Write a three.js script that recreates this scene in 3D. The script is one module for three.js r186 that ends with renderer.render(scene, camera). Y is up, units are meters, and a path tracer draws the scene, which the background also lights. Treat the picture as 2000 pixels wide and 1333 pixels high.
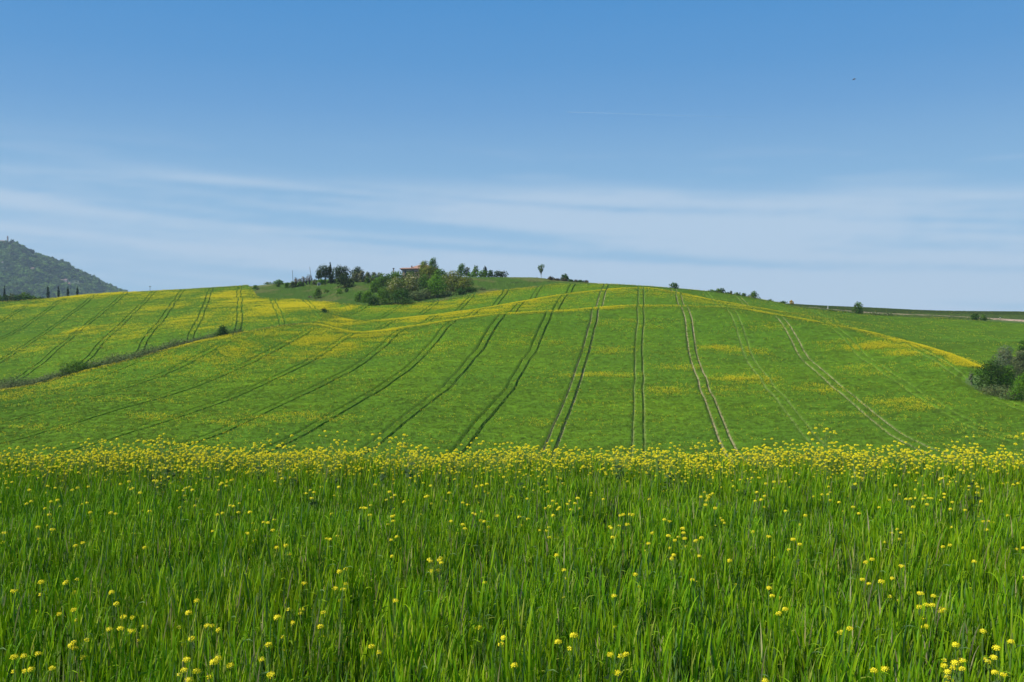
import * as THREE from 'three';
import { mergeGeometries } from 'three/addons/utils/BufferGeometryUtils.js';

// ------------------------------------------------------------------ random, noise
function rng(seed) { let a = seed >>> 0; return () => { a = (a + 0x6d2b79f5) | 0; let t = Math.imul(a ^ (a >>> 15), 1 | a); t = (t + Math.imul(t ^ (t >>> 7), 61 | t)) ^ t; return ((t ^ (t >>> 14)) >>> 0) / 4294967296; }; }
const hash2 = (x, y) => { let h = Math.imul(x, 374761393) + Math.imul(y, 668265263); h = Math.imul(h ^ (h >>> 13), 1274126177); return ((h ^ (h >>> 16)) >>> 0) / 4294967296; };
const sm = (t) => t * t * (3 - 2 * t), lerp = (a, b, t) => a + (b - a) * t, clamp = (x, a = 0, b = 1) => Math.min(b, Math.max(a, x)), step01 = (a, b, x) => sm(clamp((x - a) / (b - a)));
function noise(x, y) { const i = Math.floor(x), j = Math.floor(y), u = sm(x - i), v = sm(y - j); return lerp(lerp(hash2(i, j), hash2(i + 1, j), u), lerp(hash2(i, j + 1), hash2(i + 1, j + 1), u), v); }
function fbm(x, y, n = 4) { let s = 0, a = 0.5, t = 0; for (let k = 0; k < n; k++) { s += a * noise(x + k * 17.3, y - k * 9.1); t += a; a *= 0.5; x *= 2.03; y *= 2.03; } return s / t; }
function tileNoise(x, y, p) { const i = Math.floor(x), j = Math.floor(y), u = sm(x - i), v = sm(y - j), w = (k) => ((k % p) + p) % p; return lerp(lerp(hash2(w(i), w(j)), hash2(w(i + 1), w(j)), u), lerp(hash2(w(i), w(j + 1)), hash2(w(i + 1), w(j + 1)), u), v); }

// ------------------------------------------------------------------ camera, sky, sun, exposure
const scene = new THREE.Scene();
const F = 1944, CX = 1000, CY = 666.5, EYE = 1.7;            // lens in units of a 2000-wide frame; the camera stands at the field edge looking along -z
const camera = new THREE.PerspectiveCamera(2 * Math.atan(CY / F) * 180 / Math.PI, 1.5, 0.1, 30000);
camera.position.set(0, EYE, 0);
camera.lookAt(0, EYE, -10);
const sunDir = new THREE.Vector3(-0.58, 0.78, 0.22).normalize();
const sun = new THREE.DirectionalLight(new THREE.Color(1, 0.95, 0.86), 4.5);
sun.position.copy(sunDir).multiplyScalar(300).add(new THREE.Vector3(0, 0, -220)); sun.target.position.set(0, 0, -220);
sun.castShadow = true; sun.shadow.mapSize.set(4096, 4096); Object.assign(sun.shadow.camera, { left: -320, right: 320, top: 320, bottom: -320, near: 1, far: 900 }); sun.shadow.radius = 1;
scene.add(sun, sun.target);
const renderer = new THREE.WebGLRenderer({ antialias: true });
renderer.toneMapping = THREE.LinearToneMapping; renderer.toneMappingExposure = 1.3; renderer.shadowMap.enabled = true;
{
  const W = 2048, H = 1024, data = new Float32Array(W * H * 4);
  const stops = [[-90, .30, .36, .30], [-3, .38, .50, .60], [0, .39, .59, .765], [2.5, .38, .585, .765], [6, .31, .535, .762], [9, .245, .468, .72], [11, .20, .415, .69], [13, .146, .358, .665], [15.5, .103, .315, .64], [19, .072, .28, .618], [30, .062, .235, .55], [50, .046, .18, .46], [90, .04, .15, .40]];
  for (let r = 0; r < H; r++) {
    const el = ((r + .5) / H - .5) * 180, y = Math.sin(el * Math.PI / 180), c = Math.cos(el * Math.PI / 180);
    let k = 0; while (k < stops.length - 2 && stops[k + 1][0] < el) k++;
    const t = clamp((el - stops[k][0]) / (stops[k + 1][0] - stops[k][0]));
    for (let q = 0; q < W; q++) {
      const az = ((q + .5) / W - .5) * 2 * Math.PI, x = Math.cos(az) * c, z = Math.sin(az) * c, o = (r * W + q) * 4;
      const cosS = x * sunDir.x + y * sunDir.y + z * sunDir.z, glow = 0.05 * Math.max(0, cosS) ** 2 + 0.5 * Math.max(0, cosS) ** 24;
      const A = (az + Math.PI / 2) * 180 / Math.PI;           // degrees right of the view direction
      // thin cirrus veil low above the horizon, drawn out in long streaks
      const up = 8.6 - .028 * A + 1.2 * (fbm(A / 16 + 3, 1.7, 3) - .5), veil = step01(up + .9, up - 1.3, el) * step01(-6, 0, el);
      const st = fbm(A / 15 + el * .55 + 40, el * 1.15 + A * .05, 5), st2 = fbm(A / 6 + el * .8 + 11, el * 3.3 + A * .22, 4);
      let w = veil * clamp(.34 + 1.9 * (st - .47) + .9 * (st2 - .48)) * (.62 + .38 * step01(-20, 15, A)) * 1.25;
      w += .16 * step01(.55, .75, fbm(A / 9 + el * .4, el * 1.6 + 20, 4)) * step01(12, 9, el) * step01(0, 4, el);
      w = clamp(w, 0, .6);
      const cl = [.585, .70, .825];
      for (let i = 0; i < 3; i++) { const base = lerp(stops[k][i + 1], stops[k + 1][i + 1], t) * (1 + glow * (i ? 1 : 1.2)); data[o + i] = lerp(base, cl[i], w) / 1.3; }
      data[o + 3] = 1;
    }
  }
  const sky = new THREE.DataTexture(data, W, H, THREE.RGBAFormat, THREE.FloatType);
  sky.mapping = THREE.EquirectangularReflectionMapping; sky.colorSpace = THREE.LinearSRGBColorSpace; sky.magFilter = sky.minFilter = THREE.LinearFilter; sky.needsUpdate = true;
  scene.background = sky; scene.environment = sky;
}
scene.fog = new THREE.FogExp2(new THREE.Color(.60, .76, .95), 0.00008);

// ------------------------------------------------------------------ the lie of the land
// Columns across the view; each lists [metres ahead, height as an angle below the top of a 1333-high frame] from the field edge at our feet over the valley, the two ridges and the skyline.
const near = [[14, 1012], [20, 1045], [32, 1040], [65, 1018], [100, 990]], far = [[900, 700]];
const COL = [
  [-300, [122, 900], [140, 858], [158, 825], [176, 800], [190, 785], [203, 785], [240, 750], [300, 690], [380, 640], [470, 602], [560, 600]],
  [0, [130, 900], [150, 855], [172, 815], [195, 785], [212, 769], [224, 769], [258, 735], [320, 680], [400, 630], [478, 593], [560, 598]],
  [200, [130, 903], [155, 845], [180, 795], [207, 757], [232, 723], [244, 723], [283, 688], [340, 645], [412, 606], [488, 577], [560, 585]],
  [450, [132, 905], [160, 840], [195, 775], [228, 718], [265, 660], [279, 660], [312, 638], [370, 609], [432, 583], [500, 563], [560, 574]],
  [600, [133, 905], [162, 835], [198, 765], [240, 703], [292, 638], [305, 636], [335, 617], [378, 601], [413, 589], [480, 550], [540, 557]],
  [700, [134, 905], [163, 835], [200, 762], [238, 706], [277, 655], [288, 655], [322, 632], [335, 631], [385, 597], [455, 547], [530, 554]],
  [830, [134, 905], [163, 835], [200, 760], [238, 700], [280, 639], [292, 640], [326, 622], [338, 623], [388, 592], [440, 546], [525, 554]],
  [950, [135, 905], [164, 835], [202, 758], [242, 688], [284, 621], [297, 625], [332, 606], [345, 608], [394, 573], [428, 545], [520, 556]],
  [1040, [135, 905], [165, 835], [203, 754], [245, 686], [288, 615], [301, 617], [341, 590], [353, 592], [397, 563], [426, 545.5], [520, 556]],
  [1100, [135, 905], [165, 835], [204, 752], [247, 684], [291, 612], [303, 613], [347, 580], [358, 581], [398, 556.5], [425, 552.5], [520, 562]],
  [1250, [135, 905], [165, 835], [205, 750], [250, 680], [296, 602], [309, 602], [352, 567], [363, 567.5], [388, 562], [415, 563], [500, 580]],
  [1400, [135, 905], [164, 835], [203, 755], [246, 686], [295, 604], [309, 606], [347, 592], [360, 592], [400, 575], [425, 575], [500, 592]],
  [1550, [134, 905], [162, 838], [198, 762], [238, 700], [285, 626], [299, 629], [332, 618], [345, 617], [395, 600], [430, 597], [520, 604]],
  [1700, [133, 905], [160, 840], [192, 770], [228, 708], [266, 655], [279, 659], [312, 644], [350, 629], [390, 616], [440, 604], [560, 609]],
  [1850, [130, 900], [155, 845], [178, 793], [203, 742], [232, 696], [246, 703], [277, 680], [325, 648], [374, 623], [440, 610.5], [560, 613]],
  [2000, [126, 895], [143, 862], [160, 828], [180, 790], [203, 752], [217, 752], [252, 706], [310, 658], [360, 632], [440, 612], [560, 614]],
  [2300, [120, 885], [135, 858], [150, 830], [170, 795], [190, 765], [203, 765], [240, 718], [300, 668], [355, 642], [440, 616], [560, 618]],
].map(([X, ...k]) => ({ X, k: [...near, ...k, ...far] }));
const NK = COL[0].k.length;
function pchip(xs, ys) {
  const n = xs.length, h = [], s = [], m = new Array(n).fill(0);
  for (let i = 0; i < n - 1; i++) { h[i] = xs[i + 1] - xs[i]; s[i] = (ys[i + 1] - ys[i]) / h[i]; }
  m[0] = s[0]; m[n - 1] = s[n - 2];
  for (let i = 1; i < n - 1; i++) if (s[i - 1] * s[i] > 0) { const a = 2 * h[i] + h[i - 1], b = h[i] + 2 * h[i - 1]; m[i] = (a + b) / (a / s[i - 1] + b / s[i]); }
  return (x) => { if (x <= xs[0]) return ys[0]; if (x >= xs[n - 1]) return ys[n - 1]; let i = 0; while (xs[i + 1] < x) i++; const t = (x - xs[i]) / h[i], t2 = t * t, t3 = t2 * t; return (2 * t3 - 3 * t2 + 1) * ys[i] + (t3 - 2 * t2 + t) * h[i] * m[i] + (3 * t2 - 2 * t3) * ys[i + 1] + (t3 - t2) * h[i] * m[i + 1]; };
}
const knotD = [], knotY = [];
for (let j = 0; j < NK; j++) { const xs = COL.map((c) => c.X); knotD[j] = pchip(xs, COL.map((c) => c.k[j][0])); knotY[j] = pchip(xs, COL.map((c) => c.k[j][1])); }
const X0 = -400, DX = 10, NX = 281, D0 = 14, DD = 2, ND = 444;
let H = new Float32Array(NX * ND);
for (let i = 0; i < NX; i++) {
  const X = X0 + i * DX, ds = [], hs = [];
  for (let j = 0; j < NK; j++) { const d = knotD[j](X); ds.push(d); hs.push(EYE - (knotY[j](X) - CY) / F * d); }
  const f = pchip(ds, hs);
  for (let k = 0; k < ND; k++) H[i * ND + k] = f(D0 + k * DD);
}
for (let pass = 0; pass < 2; pass++) {                       // soften the joints between the pieces
  const G = H.slice();
  for (let i = 1; i < NX - 1; i++) for (let k = 3; k < ND - 1; k++) H[i * ND + k] = (G[i * ND + k] * 2 + G[i * ND + k - 1] + G[i * ND + k + 1] + G[(i - 1) * ND + k] + G[(i + 1) * ND + k]) / 6;
}
function ground(x, d) {
  if (d < 14) return d < 4.2 ? -.63 * step01(.3, 4.2, d) : -.567 - .015 * d;   // we stand on a low bank above the wheat
  const fx = clamp((CX + F * x / d - X0) / DX, 0, NX - 1.001), fk = clamp((d - D0) / DD, 0, ND - 1.001), i = Math.floor(fx), k = Math.floor(fk), u = fx - i, v = fk - k, o = i * ND + k;
  const h = lerp(lerp(H[o], H[o + ND], u), lerp(H[o + 1], H[o + ND + 1], u), v);
  return d > 900 ? lerp(h, -40, clamp((d - 900) / 2000)) : h;
}
const groundAt = (X, d) => ground((X - CX) / F * d, d);
const frameY = (X, d, h) => CY + (EYE - h) * F / d;
function hit(X, Y, from = 110, to = 520) {                   // metres ahead at which the land first rises to that height of the frame
  let best = from, err = 1e9;
  for (let d = from; d < to; d += 0.5) { const y = frameY(X, d, groundAt(X, d)); if (y <= Y) return d; if (y - Y < err) { err = y - Y; best = d; } }
  return best;
}
const px = (d) => d / F, place = (X, d, lift = 0) => [(X - CX) / F * d, groundAt(X, d) + lift, -d];

// ------------------------------------------------------------------ helpers
const used = {};
function numbered(n) { used[n] = (used[n] ?? -1) + 1; return used[n] ? n + '_' + String(used[n]).padStart(3, '0') : n; }
function tag(o, label, category, group, kind) { if (label) o.userData.label = label; if (category) o.userData.category = category; if (group) o.userData.group = group; if (kind) o.userData.kind = kind; return o; }
function thing(name, pos, label, category, group, kind) { const o = new THREE.Group(); o.name = numbered(name); o.position.set(...pos); scene.add(o); return tag(o, label, category, group, kind); }
function part(name, geo, mat, parent) { const m = new THREE.Mesh(geo, mat); m.name = name; parent.add(m); return m; }
function std(r, g, b, rough = .9, extra = {}) { const m = new THREE.MeshStandardMaterial({ roughness: rough, ...extra }); m.color.setRGB(r, g, b); return m; }
function leafMat(r, g, b, through = .35, rough = .95, extra = {}) { const m = new THREE.MeshPhysicalMaterial({ roughness: rough, transmission: through, thickness: 0, side: THREE.DoubleSide, specularIntensity: .12, vertexColors: true, ...extra }); m.color.setRGB(r, g, b); return m; }
class Soup {
  constructor() { this.p = []; this.n = []; this.c = []; this.i = []; }
  v(p, n, c) { this.p.push(p[0], p[1], p[2]); this.n.push(n[0], n[1], n[2]); this.c.push(c[0], c[1], c[2]); return this.p.length / 3 - 1; }
  tri(a, b, c) { this.i.push(a, b, c); }
  geo() { const g = new THREE.BufferGeometry(); g.setAttribute('position', new THREE.Float32BufferAttribute(this.p, 3)); g.setAttribute('normal', new THREE.Float32BufferAttribute(this.n, 3)); g.setAttribute('color', new THREE.Float32BufferAttribute(this.c, 3)); g.setIndex(this.i); return g; }
}
const cross = (a, b) => [a[1] * b[2] - a[2] * b[1], a[2] * b[0] - a[0] * b[2], a[0] * b[1] - a[1] * b[0]], dot = (a, b) => a[0] * b[0] + a[1] * b[1] + a[2] * b[2];
const norm = (a) => { const l = Math.hypot(...a) || 1; return [a[0] / l, a[1] / l, a[2] / l]; };
function ball(R) { const z = 2 * R() - 1, a = 6.2832 * R(), r = Math.sqrt(1 - z * z); return [r * Math.cos(a), z, r * Math.sin(a)]; }
function leaf(s, p, n, size, R, c, aspect = 1) {              // a four-cornered leaf spray, slightly cupped, facing roughly along n
  let q = norm([n[0] + 1.3 * (R() - .5), n[1] + 1.3 * (R() - .5), n[2] + 1.3 * (R() - .5)]);
  const t = norm(cross(q, ball(R))), b = cross(q, t), sx = size * (.55 + .5 * R()), sy = sx * aspect * (.7 + .5 * R()), N = norm([n[0] + q[0], n[1] + q[1], n[2] + q[2]]);
  const P = (u, v, w) => [p[0] + t[0] * u + b[0] * v + q[0] * w, p[1] + t[1] * u + b[1] * v + q[1] * w, p[2] + t[2] * u + b[2] * v + q[2] * w];
  const a = s.v(P(-sx * .5, 0, -size * .08), N, c), e = s.v(P(0, -sy * .5, 0), N, c), f = s.v(P(sx * .5, 0, -size * .08), N, c), g = s.v(P(0, sy * .5, 0), N, c);
  s.tri(a, e, f); s.tri(a, f, g);
}
function taper(a, b, r0, r1, seg = 6) {                       // a tapered limb between two points
  const A = new THREE.Vector3(...a), B = new THREE.Vector3(...b), L = A.distanceTo(B), g = new THREE.CylinderGeometry(r1, r0, L, seg, 1);
  g.applyQuaternion(new THREE.Quaternion().setFromUnitVectors(new THREE.Vector3(0, 1, 0), B.clone().sub(A).normalize())); const m = A.add(B).multiplyScalar(.5); return g.translate(m.x, m.y, m.z);
}
function box(w, h, d, x = 0, y = 0, z = 0) { return new THREE.BoxGeometry(w, h, d).translate(x, y, z); }
function noiseTexture(N, fn, srgb) {
  const a = new Uint8Array(N * N * 4);
  for (let y = 0; y < N; y++) for (let x = 0; x < N; x++) { const c = fn(x / N, y / N), o = (y * N + x) * 4; for (let k = 0; k < 3; k++) a[o + k] = clamp(c[k]) * 255; a[o + 3] = 255; }
  const t = new THREE.DataTexture(a, N, N, THREE.RGBAFormat, THREE.UnsignedByteType); t.wrapS = t.wrapT = THREE.RepeatWrapping; t.magFilter = THREE.LinearFilter; t.minFilter = THREE.LinearMipmapLinearFilter; t.generateMipmaps = true;
  if (srgb) t.colorSpace = THREE.SRGBColorSpace; t.needsUpdate = true; return t;
}
const cropGrain = noiseTexture(1024, (u, v) => {              // leafy mottling with faint drill rows
  const a = tileNoise(u * 512, v * 512, 512), b = tileNoise(u * 160, v * 160, 160), c = tileNoise(u * 40, v * 64, u < 2 ? 8 * 5 : 40), d = tileNoise(u * 6, v * 128, 128);
  const g = .56 + .36 * (a - .5) + .22 * (b - .5) + .12 * (c - .5) + .22 * (d - .5), y = .14 * (tileNoise(u * 256 + 7, v * 256, 256) - .5);
  return [g + y, g, g - y * .6];
}, false);
const cropBump = noiseTexture(512, (u, v) => { const g = .55 * tileNoise(u * 128, v * 128, 128) + .45 * tileNoise(u * 48 + 5, v * 48, 48); return [g, g, g]; }, false);

// ------------------------------------------------------------------ ground sheet, fields
const soil = [.16, .125, .08], sward = [.085, .13, .035], dry = [.22, .185, .10];
const fieldEnd = (X) => X < 590 ? lerp(knotD[9](X), knotD[10](X), .35) : X < 690 ? lerp(lerp(knotD[9](X), knotD[10](X), .35), knotD[13](X), sm((X - 590) / 100)) : X < 1150 ? knotD[13](X) : X < 1480 ? lerp(knotD[13](X), knotD[14](X) + 4, sm(clamp((X - 1150) / 60))) : lerp(knotD[14](X) + 4, knotD[13](X) - 5, sm(clamp((X - 1480) / 80)));
const leftStart = (X) => knotD[10](X) + 3 + 10 * step01(450, 200, X), leftEnd = (X) => X < 470 ? knotD[14](X) + 14 : lerp(knotD[14](X) + 14, knotD[13](X), sm(clamp((X - 470) / 40)));
const thicket = (x, d) => Math.hypot((x - 103) / 12.5, (d - 194) / 15);     // wooded corner on the right, left out of the crop
{
  const pos = [], col = [], uv = [], idx = [];
  const xs = []; for (let X = -1050; X <= 2900; X += X >= -150 && X < 2150 ? 10 : 150) xs.push(X);
  const ds = []; for (let d = 14; d < 560; d += 2) ds.push(d); ds.push(580, 620, 680, 760, 850, 900, 1200, 1800, 3000, 4600);
  const put = (x, d, c) => { pos.push(x, ground(x, d), -d); col.push(...c); uv.push(x / 14, d / 14); return pos.length / 3 - 1; };
  const mix = (a, b, t) => a.map((v, i) => lerp(v, b[i], t));
  for (const d of ds) for (const X of xs) {
    const x = (X - CX) / F * d, n = fbm(x / 9 + 50, d / 9, 4), n2 = fbm(x / 2.6, d / 2.6 + 90, 3);
    let c = mix([.11, .17, .045], [.08, .14, .035], n2);
    if (d < 120) c = mix([.05, .085, .02], soil, .25 * n2);
    if (X > 480 && X < 1160 && d > 380) c = mix(mix([.08, .165, .026], [.12, .185, .042], n2), [.19, .17, .09], .75 * step01(.52, .72, n));
    if (X > 1550 && d > 380) c = mix([.06, .105, .025], [.08, .12, .03], n2);
    put(x, d, c);
  }
  const nx = xs.length;
  for (let r = 0; r < ds.length - 1; r++) for (let k = 0; k < nx - 1; k++) { const a = r * nx + k; idx.push(a, a + 1, a + nx + 1, a, a + nx + 1, a + nx); }
  const base = pos.length / 3, M = 24;
  for (let r = 0; r <= 54; r++) for (let k = 0; k <= M; k++) put(lerp(-14.76, 14.4, k / M), lerp(-40, 14, r / 54), mix([.05, .06, .02], soil, .3));
  for (let r = 0; r < 54; r++) for (let k = 0; k < M; k++) { const a = base + r * (M + 1) + k; idx.push(a, a + 1, a + M + 2, a, a + M + 2, a + M + 1); }
  const g = new THREE.BufferGeometry(); g.setAttribute('position', new THREE.Float32BufferAttribute(pos, 3)); g.setAttribute('color', new THREE.Float32BufferAttribute(col, 3)); g.setAttribute('uv', new THREE.Float32BufferAttribute(uv, 2)); g.setIndex(idx); g.computeVertexNormals();
  const m = new THREE.MeshPhysicalMaterial({ roughness: 1, specularIntensity: .05, color: new THREE.Color().setRGB(1.7, 1.7, 1.7), vertexColors: true, map: cropGrain, bumpMap: cropBump, bumpScale: .25, side: THREE.DoubleSide });
  const o = new THREE.Mesh(g, m); o.name = 'ground'; scene.add(o); tag(o, 'rolling grassy ground under the fields and scrub', 'ground', null, 'structure');
}
const swerve = (v, d) => 1.1 * (noise(v / 45 + 3, d / 34) - .5) + .7 * (noise(v / 30 + 9, d / 11) - .5);
const canopyMat = new THREE.MeshPhysicalMaterial({ roughness: .95, specularIntensity: .05, color: new THREE.Color().setRGB(1.75, 1.75, 1.75), vertexColors: true, map: cropGrain, bumpMap: cropBump, bumpScale: .10, side: THREE.DoubleSide });
const fields = {
  main: { dir: .126, v0: .9, gap: 13.1, vmin: -160, vmax: 185, d0: 104, d1: 440, rise: .68, track: (k) => ({ '-6': [.85, .03], '-5': [.95, .03], '-4': [1, .03], '-3': [.85, .12], '-2': [1, .03], '-1': [.85, .75], 0: [.85, .3], 1: [.85, 1], 2: [.3, .2], 3: [.6, .75], 4: [.4, .1], 5: [.3, .15] }[k] ?? [.7 + .3 * hash2(k, 3), .03]), edge: (x, d) => { const X = CX + F * x / d; return clamp((fieldEnd(X) - d) / 4) * clamp((thicket(x, d) - 1) * 5); } },
  left: { dir: -.27, v0: -1.6, gap: 13.6, vmin: -150, vmax: 70, d0: 196, d1: 520, rise: .68, track: (k) => [.85 + .15 * hash2(k, 8), .04], edge: (x, d) => { const X = CX + F * x / d; return X > 720 ? 0 : clamp((d - leftStart(X)) / 4) * clamp((leftEnd(X) - d) / 4) * clamp((700 - X) / 20); } },
};
const toLine = (f, v) => { const k = Math.round((v - f.v0) / f.gap), c = v - f.v0 - k * f.gap; return Math.abs(Math.abs(c) - .9); };   // distance to the nearest wheel track
const cropTone = (x, d) => { const a = fbm(x / 30 + 7, d / 30, 4), b = fbm(x / 7 + 30, d / 4, 3); return [lerp(.072, .104, a) * lerp(.86, 1.14, b), lerp(.160, .192, a) * lerp(.9, 1.1, b), lerp(.012, .009, a)]; };
function canopy(f, label) {
  const vs = [];
  for (let k = Math.ceil((f.vmin - f.v0) / f.gap); f.v0 + k * f.gap < f.vmax; k++) {
    const c = f.v0 + k * f.gap;
    for (const s of [-.9, .9]) for (const [o, low] of [[-.29, 0], [-.19, 1], [.19, 1], [.29, 0]]) vs.push([c + s + o, low]);
    for (const o of [-.45, 0, .45]) vs.push([c + o, 0]);
    for (let t = 1.3; t < f.gap - 1.2; t += .92) vs.push([c + t, 0]);
  }
  vs.sort((a, b) => a[0] - b[0]);
  const rows = Math.floor((f.d1 - f.d0) / 1.1), n = vs.length, pos = [], col = [], uv = [], ok = [], idx = [];
  for (let r = 0; r <= rows; r++) for (const [v, low] of vs) {
    const d = f.d0 + r * 1.1, x = f.dir * d + v + swerve(v, d), X = CX + F * x / d, out = X < -320 || X > 2320, e = out ? 0 : f.edge(x, d);
    const kl = Math.round((v - f.v0) / f.gap), [cut, pale] = f.track(kl), deep = clamp(cut * (.7 + .6 * noise(kl * 7.3 + 2.5, d / 30)));
    const worn = low ? clamp(pale * (.75 + .5 * noise(v * 3, d / 3) + .5 * (noise(v, d / 14) - .4))) : 0;
    pos.push(x, ground(x, d) - .08 + e * (low ? lerp(f.rise - .05, .12 + .1 * (1 - worn), deep) : f.rise + .12 * (noise(x / 1.7, d / 1.7) - .5)), -d);
    const c = cropTone(x, d), b = [.25, .225, .12]; for (let k = 0; k < 3; k++) col.push(lerp(c[k], b[k], worn));
    uv.push(x / 24, d / 24); ok.push(e > 0);
  }
  for (let r = 0; r < rows; r++) for (let k = 0; k < n - 1; k++) { const a = r * n + k; if (ok[a] || ok[a + 1] || ok[a + n] || ok[a + n + 1]) idx.push(a, a + 1, a + n + 1, a, a + n + 1, a + n); }
  const g = new THREE.BufferGeometry(); g.setAttribute('position', new THREE.Float32BufferAttribute(pos, 3)); g.setAttribute('color', new THREE.Float32BufferAttribute(col, 3)); g.setAttribute('uv', new THREE.Float32BufferAttribute(uv, 2)); g.setIndex(idx); g.computeVertexNormals();
  const o = new THREE.Mesh(g, canopyMat); o.name = numbered('crop_field'); scene.add(o); return tag(o, label, 'field', null, 'structure');
}
canopy(fields.main, 'big green crop field on the main hill, crossed by paired wheel tracks');
canopy(fields.left, 'green and yellow crop field on the left slope beyond the bramble hedge');

// instanced cover: crop tufts and flowering weeds on the hill
function tuftGeo(seed, blades, spread, tall, wide) {
  const R = rng(seed), s = new Soup();
  for (let k = 0; k < blades; k++) {
    const a = R() * 6.283, r = spread * Math.sqrt(R()), x = r * Math.cos(a), z = r * Math.sin(a), b = R() * 6.283, h = tall * (.65 + .5 * R()), w = wide * (.7 + .6 * R()), lx = (R() - .45) * tall * .7, lz = (R() - .5) * tall * .7, n = norm([lx * .6 + .3 * Math.sin(b), .8, lz * .6 + .3 * Math.cos(b)]), t = .86 + .28 * R(), c = [t * (.92 + .2 * R()), t, t];
    const p = s.v([x - w * Math.cos(b), 0, z + w * Math.sin(b)], n, c), q = s.v([x + w * Math.cos(b), 0, z - w * Math.sin(b)], n, c), m = s.v([x + lx * .4 + w * .8 * Math.cos(b), h * .62, z + lz * .4 - w * .8 * Math.sin(b)], n, c), e = s.v([x + lx, h, z + lz], n, c);
    s.tri(p, q, m); s.tri(p, m, e);                          // the other face, 3 mm behind: both lit from above
    const ox = .003 * Math.sin(b), oz = .003 * Math.cos(b), B = [p, q, m, e].map((i) => s.v([s.p[i * 3] - ox, s.p[i * 3 + 1], s.p[i * 3 + 2] - oz], n, c)); s.tri(B[0], B[2], B[1]); s.tri(B[0], B[3], B[2]);
  }
  return s.geo();
}
function scatter(name, geo, mat, list, parent) {              // list of [x, y, z, turn, scale, scaleY, r, g, b]
  const im = new THREE.InstancedMesh(geo, mat, list.length), M = new THREE.Matrix4(), q = new THREE.Quaternion(), e = new THREE.Euler(), c = new THREE.Color();
  list.forEach((l, k) => { e.set(0, l[3], 0); q.setFromEuler(e); M.compose(new THREE.Vector3(l[0], l[1], l[2]), q, new THREE.Vector3(l[4], l[5], l[4])); im.setMatrixAt(k, M); im.setColorAt(k, c.setRGB(l[6], l[7], l[8])); });
  im.name = name; parent.add(im); im.userData.kind = 'stuff'; return im;
}
const cropLeaf = leafMat(1, 1, 1, .3, .9, { specularIntensity: .08 });
function cropCover(f, seed, dens, label) {
  const R = rng(seed), lists = [[], [], []];
  for (let d = f.d0 + 16; d < f.d1; d += 1) {
    const p = dens(d), n = Math.floor((f.vmax - f.vmin) * p);
    for (let k = 0; k < n; k++) {
      const dd = d + R(), v = lerp(f.vmin, f.vmax, R()), x = f.dir * dd + v + swerve(v, dd), X = CX + F * x / dd, pick = R(), a = R(), b = R(), t = R(), hue = R();
      if (X < -30 || X > 2030 || toLine(f, v) < .3 || f.edge(x, dd) < .5) continue;
      const c = cropTone(x, dd), g = .95 + .16 * t, s = 1 + (dd > 230 ? .35 : 0);
      lists[Math.floor(pick * 3)].push([x, ground(x, dd) + f.rise - .24, -dd, a * 6.28, s * (.8 + .5 * b), .85 + .5 * a, c[0] * g * (.9 + .3 * hue), c[1] * g, c[2] * g]);
    }
  }
  const o = thing('crop_leaves', [0, 0, 0], label, 'crop', null, 'stuff');
  lists.forEach((l, k) => scatter('leaf_tufts', tuftGeo(seed + k, 12, .36, .31, .03), cropLeaf, l, o));
}
cropCover(fields.main, 11, (d) => d < 210 ? 4.4 : d < 290 ? 2.8 : 1.6, 'leafy green wheat standing over the main hill between the wheel tracks');
cropCover(fields.left, 12, (d) => 1.6, 'leafy green wheat standing over the left slope beyond the hedge');

// where the wild mustard grows on the hill: patches [X, Y, half width, half height, density] read off the view and laid out on the ground
const patches = [], bands = [];
function patch(X, Y, w, h, dens) { const d = hit(X, Y), a = hit(X, Y + h), b = hit(X, Y - h); patches.push({ x: (X - CX) / F * d, d, rx: w * px(d), rd: Math.max(2.5, Math.min(30, Math.abs(b - a) / 2)), dens }); }
function band(pts, width, dens, knot, off = 0) { bands.push({ width, dens, pts: pts.map(([X, Y, k = 1]) => { const d = knot === undefined ? hit(X, Y) : knotD[knot](X) + off; return [(X - CX) / F * d, d, k]; }) }); }
for (const p of [[750, 663, 60, 10, .8], [1000, 668, 90, 12, .3], [780, 692, 120, 10, .32], [560, 825, 110, 10, .5], [470, 835, 60, 8, .35], [640, 833, 40, 8, .45], [350, 825, 90, 8, .25], [850, 785, 60, 6, .15], [1215, 636, 32, 6, .75], [1240, 640, 100, 10, .3], [1180, 690, 60, 10, .2], [1170, 740, 80, 5, .35], [1330, 725, 60, 7, .5], [1310, 770, 50, 6, .4], [1350, 772, 110, 10, .2]]) patch(...p);
for (const p of [[1455, 748, 55, 8, .95], [1400, 686, 32, 5, .55], [1440, 692, 60, 8, .3], [1600, 767, 40, 8, .35], [1690, 730, 50, 10, .45], [1640, 675, 60, 5, .55], [1715, 681, 90, 7, 1.2], [1815, 692, 70, 6, 1.3], [1880, 718, 32, 7, 1.2], [1850, 721, 45, 5, .7], [1760, 800, 70, 12, .35], [1665, 820, 60, 6, .35], [1480, 642, 60, 8, .3], [1600, 846, 30, 5, .2], [1950, 860, 50, 10, .25], [120, 845, 90, 6, .2], [250, 790, 200, 8, .1], [640, 745, 200, 6, .1], [1000, 835, 120, 8, .08]]) patch(...p);
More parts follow.
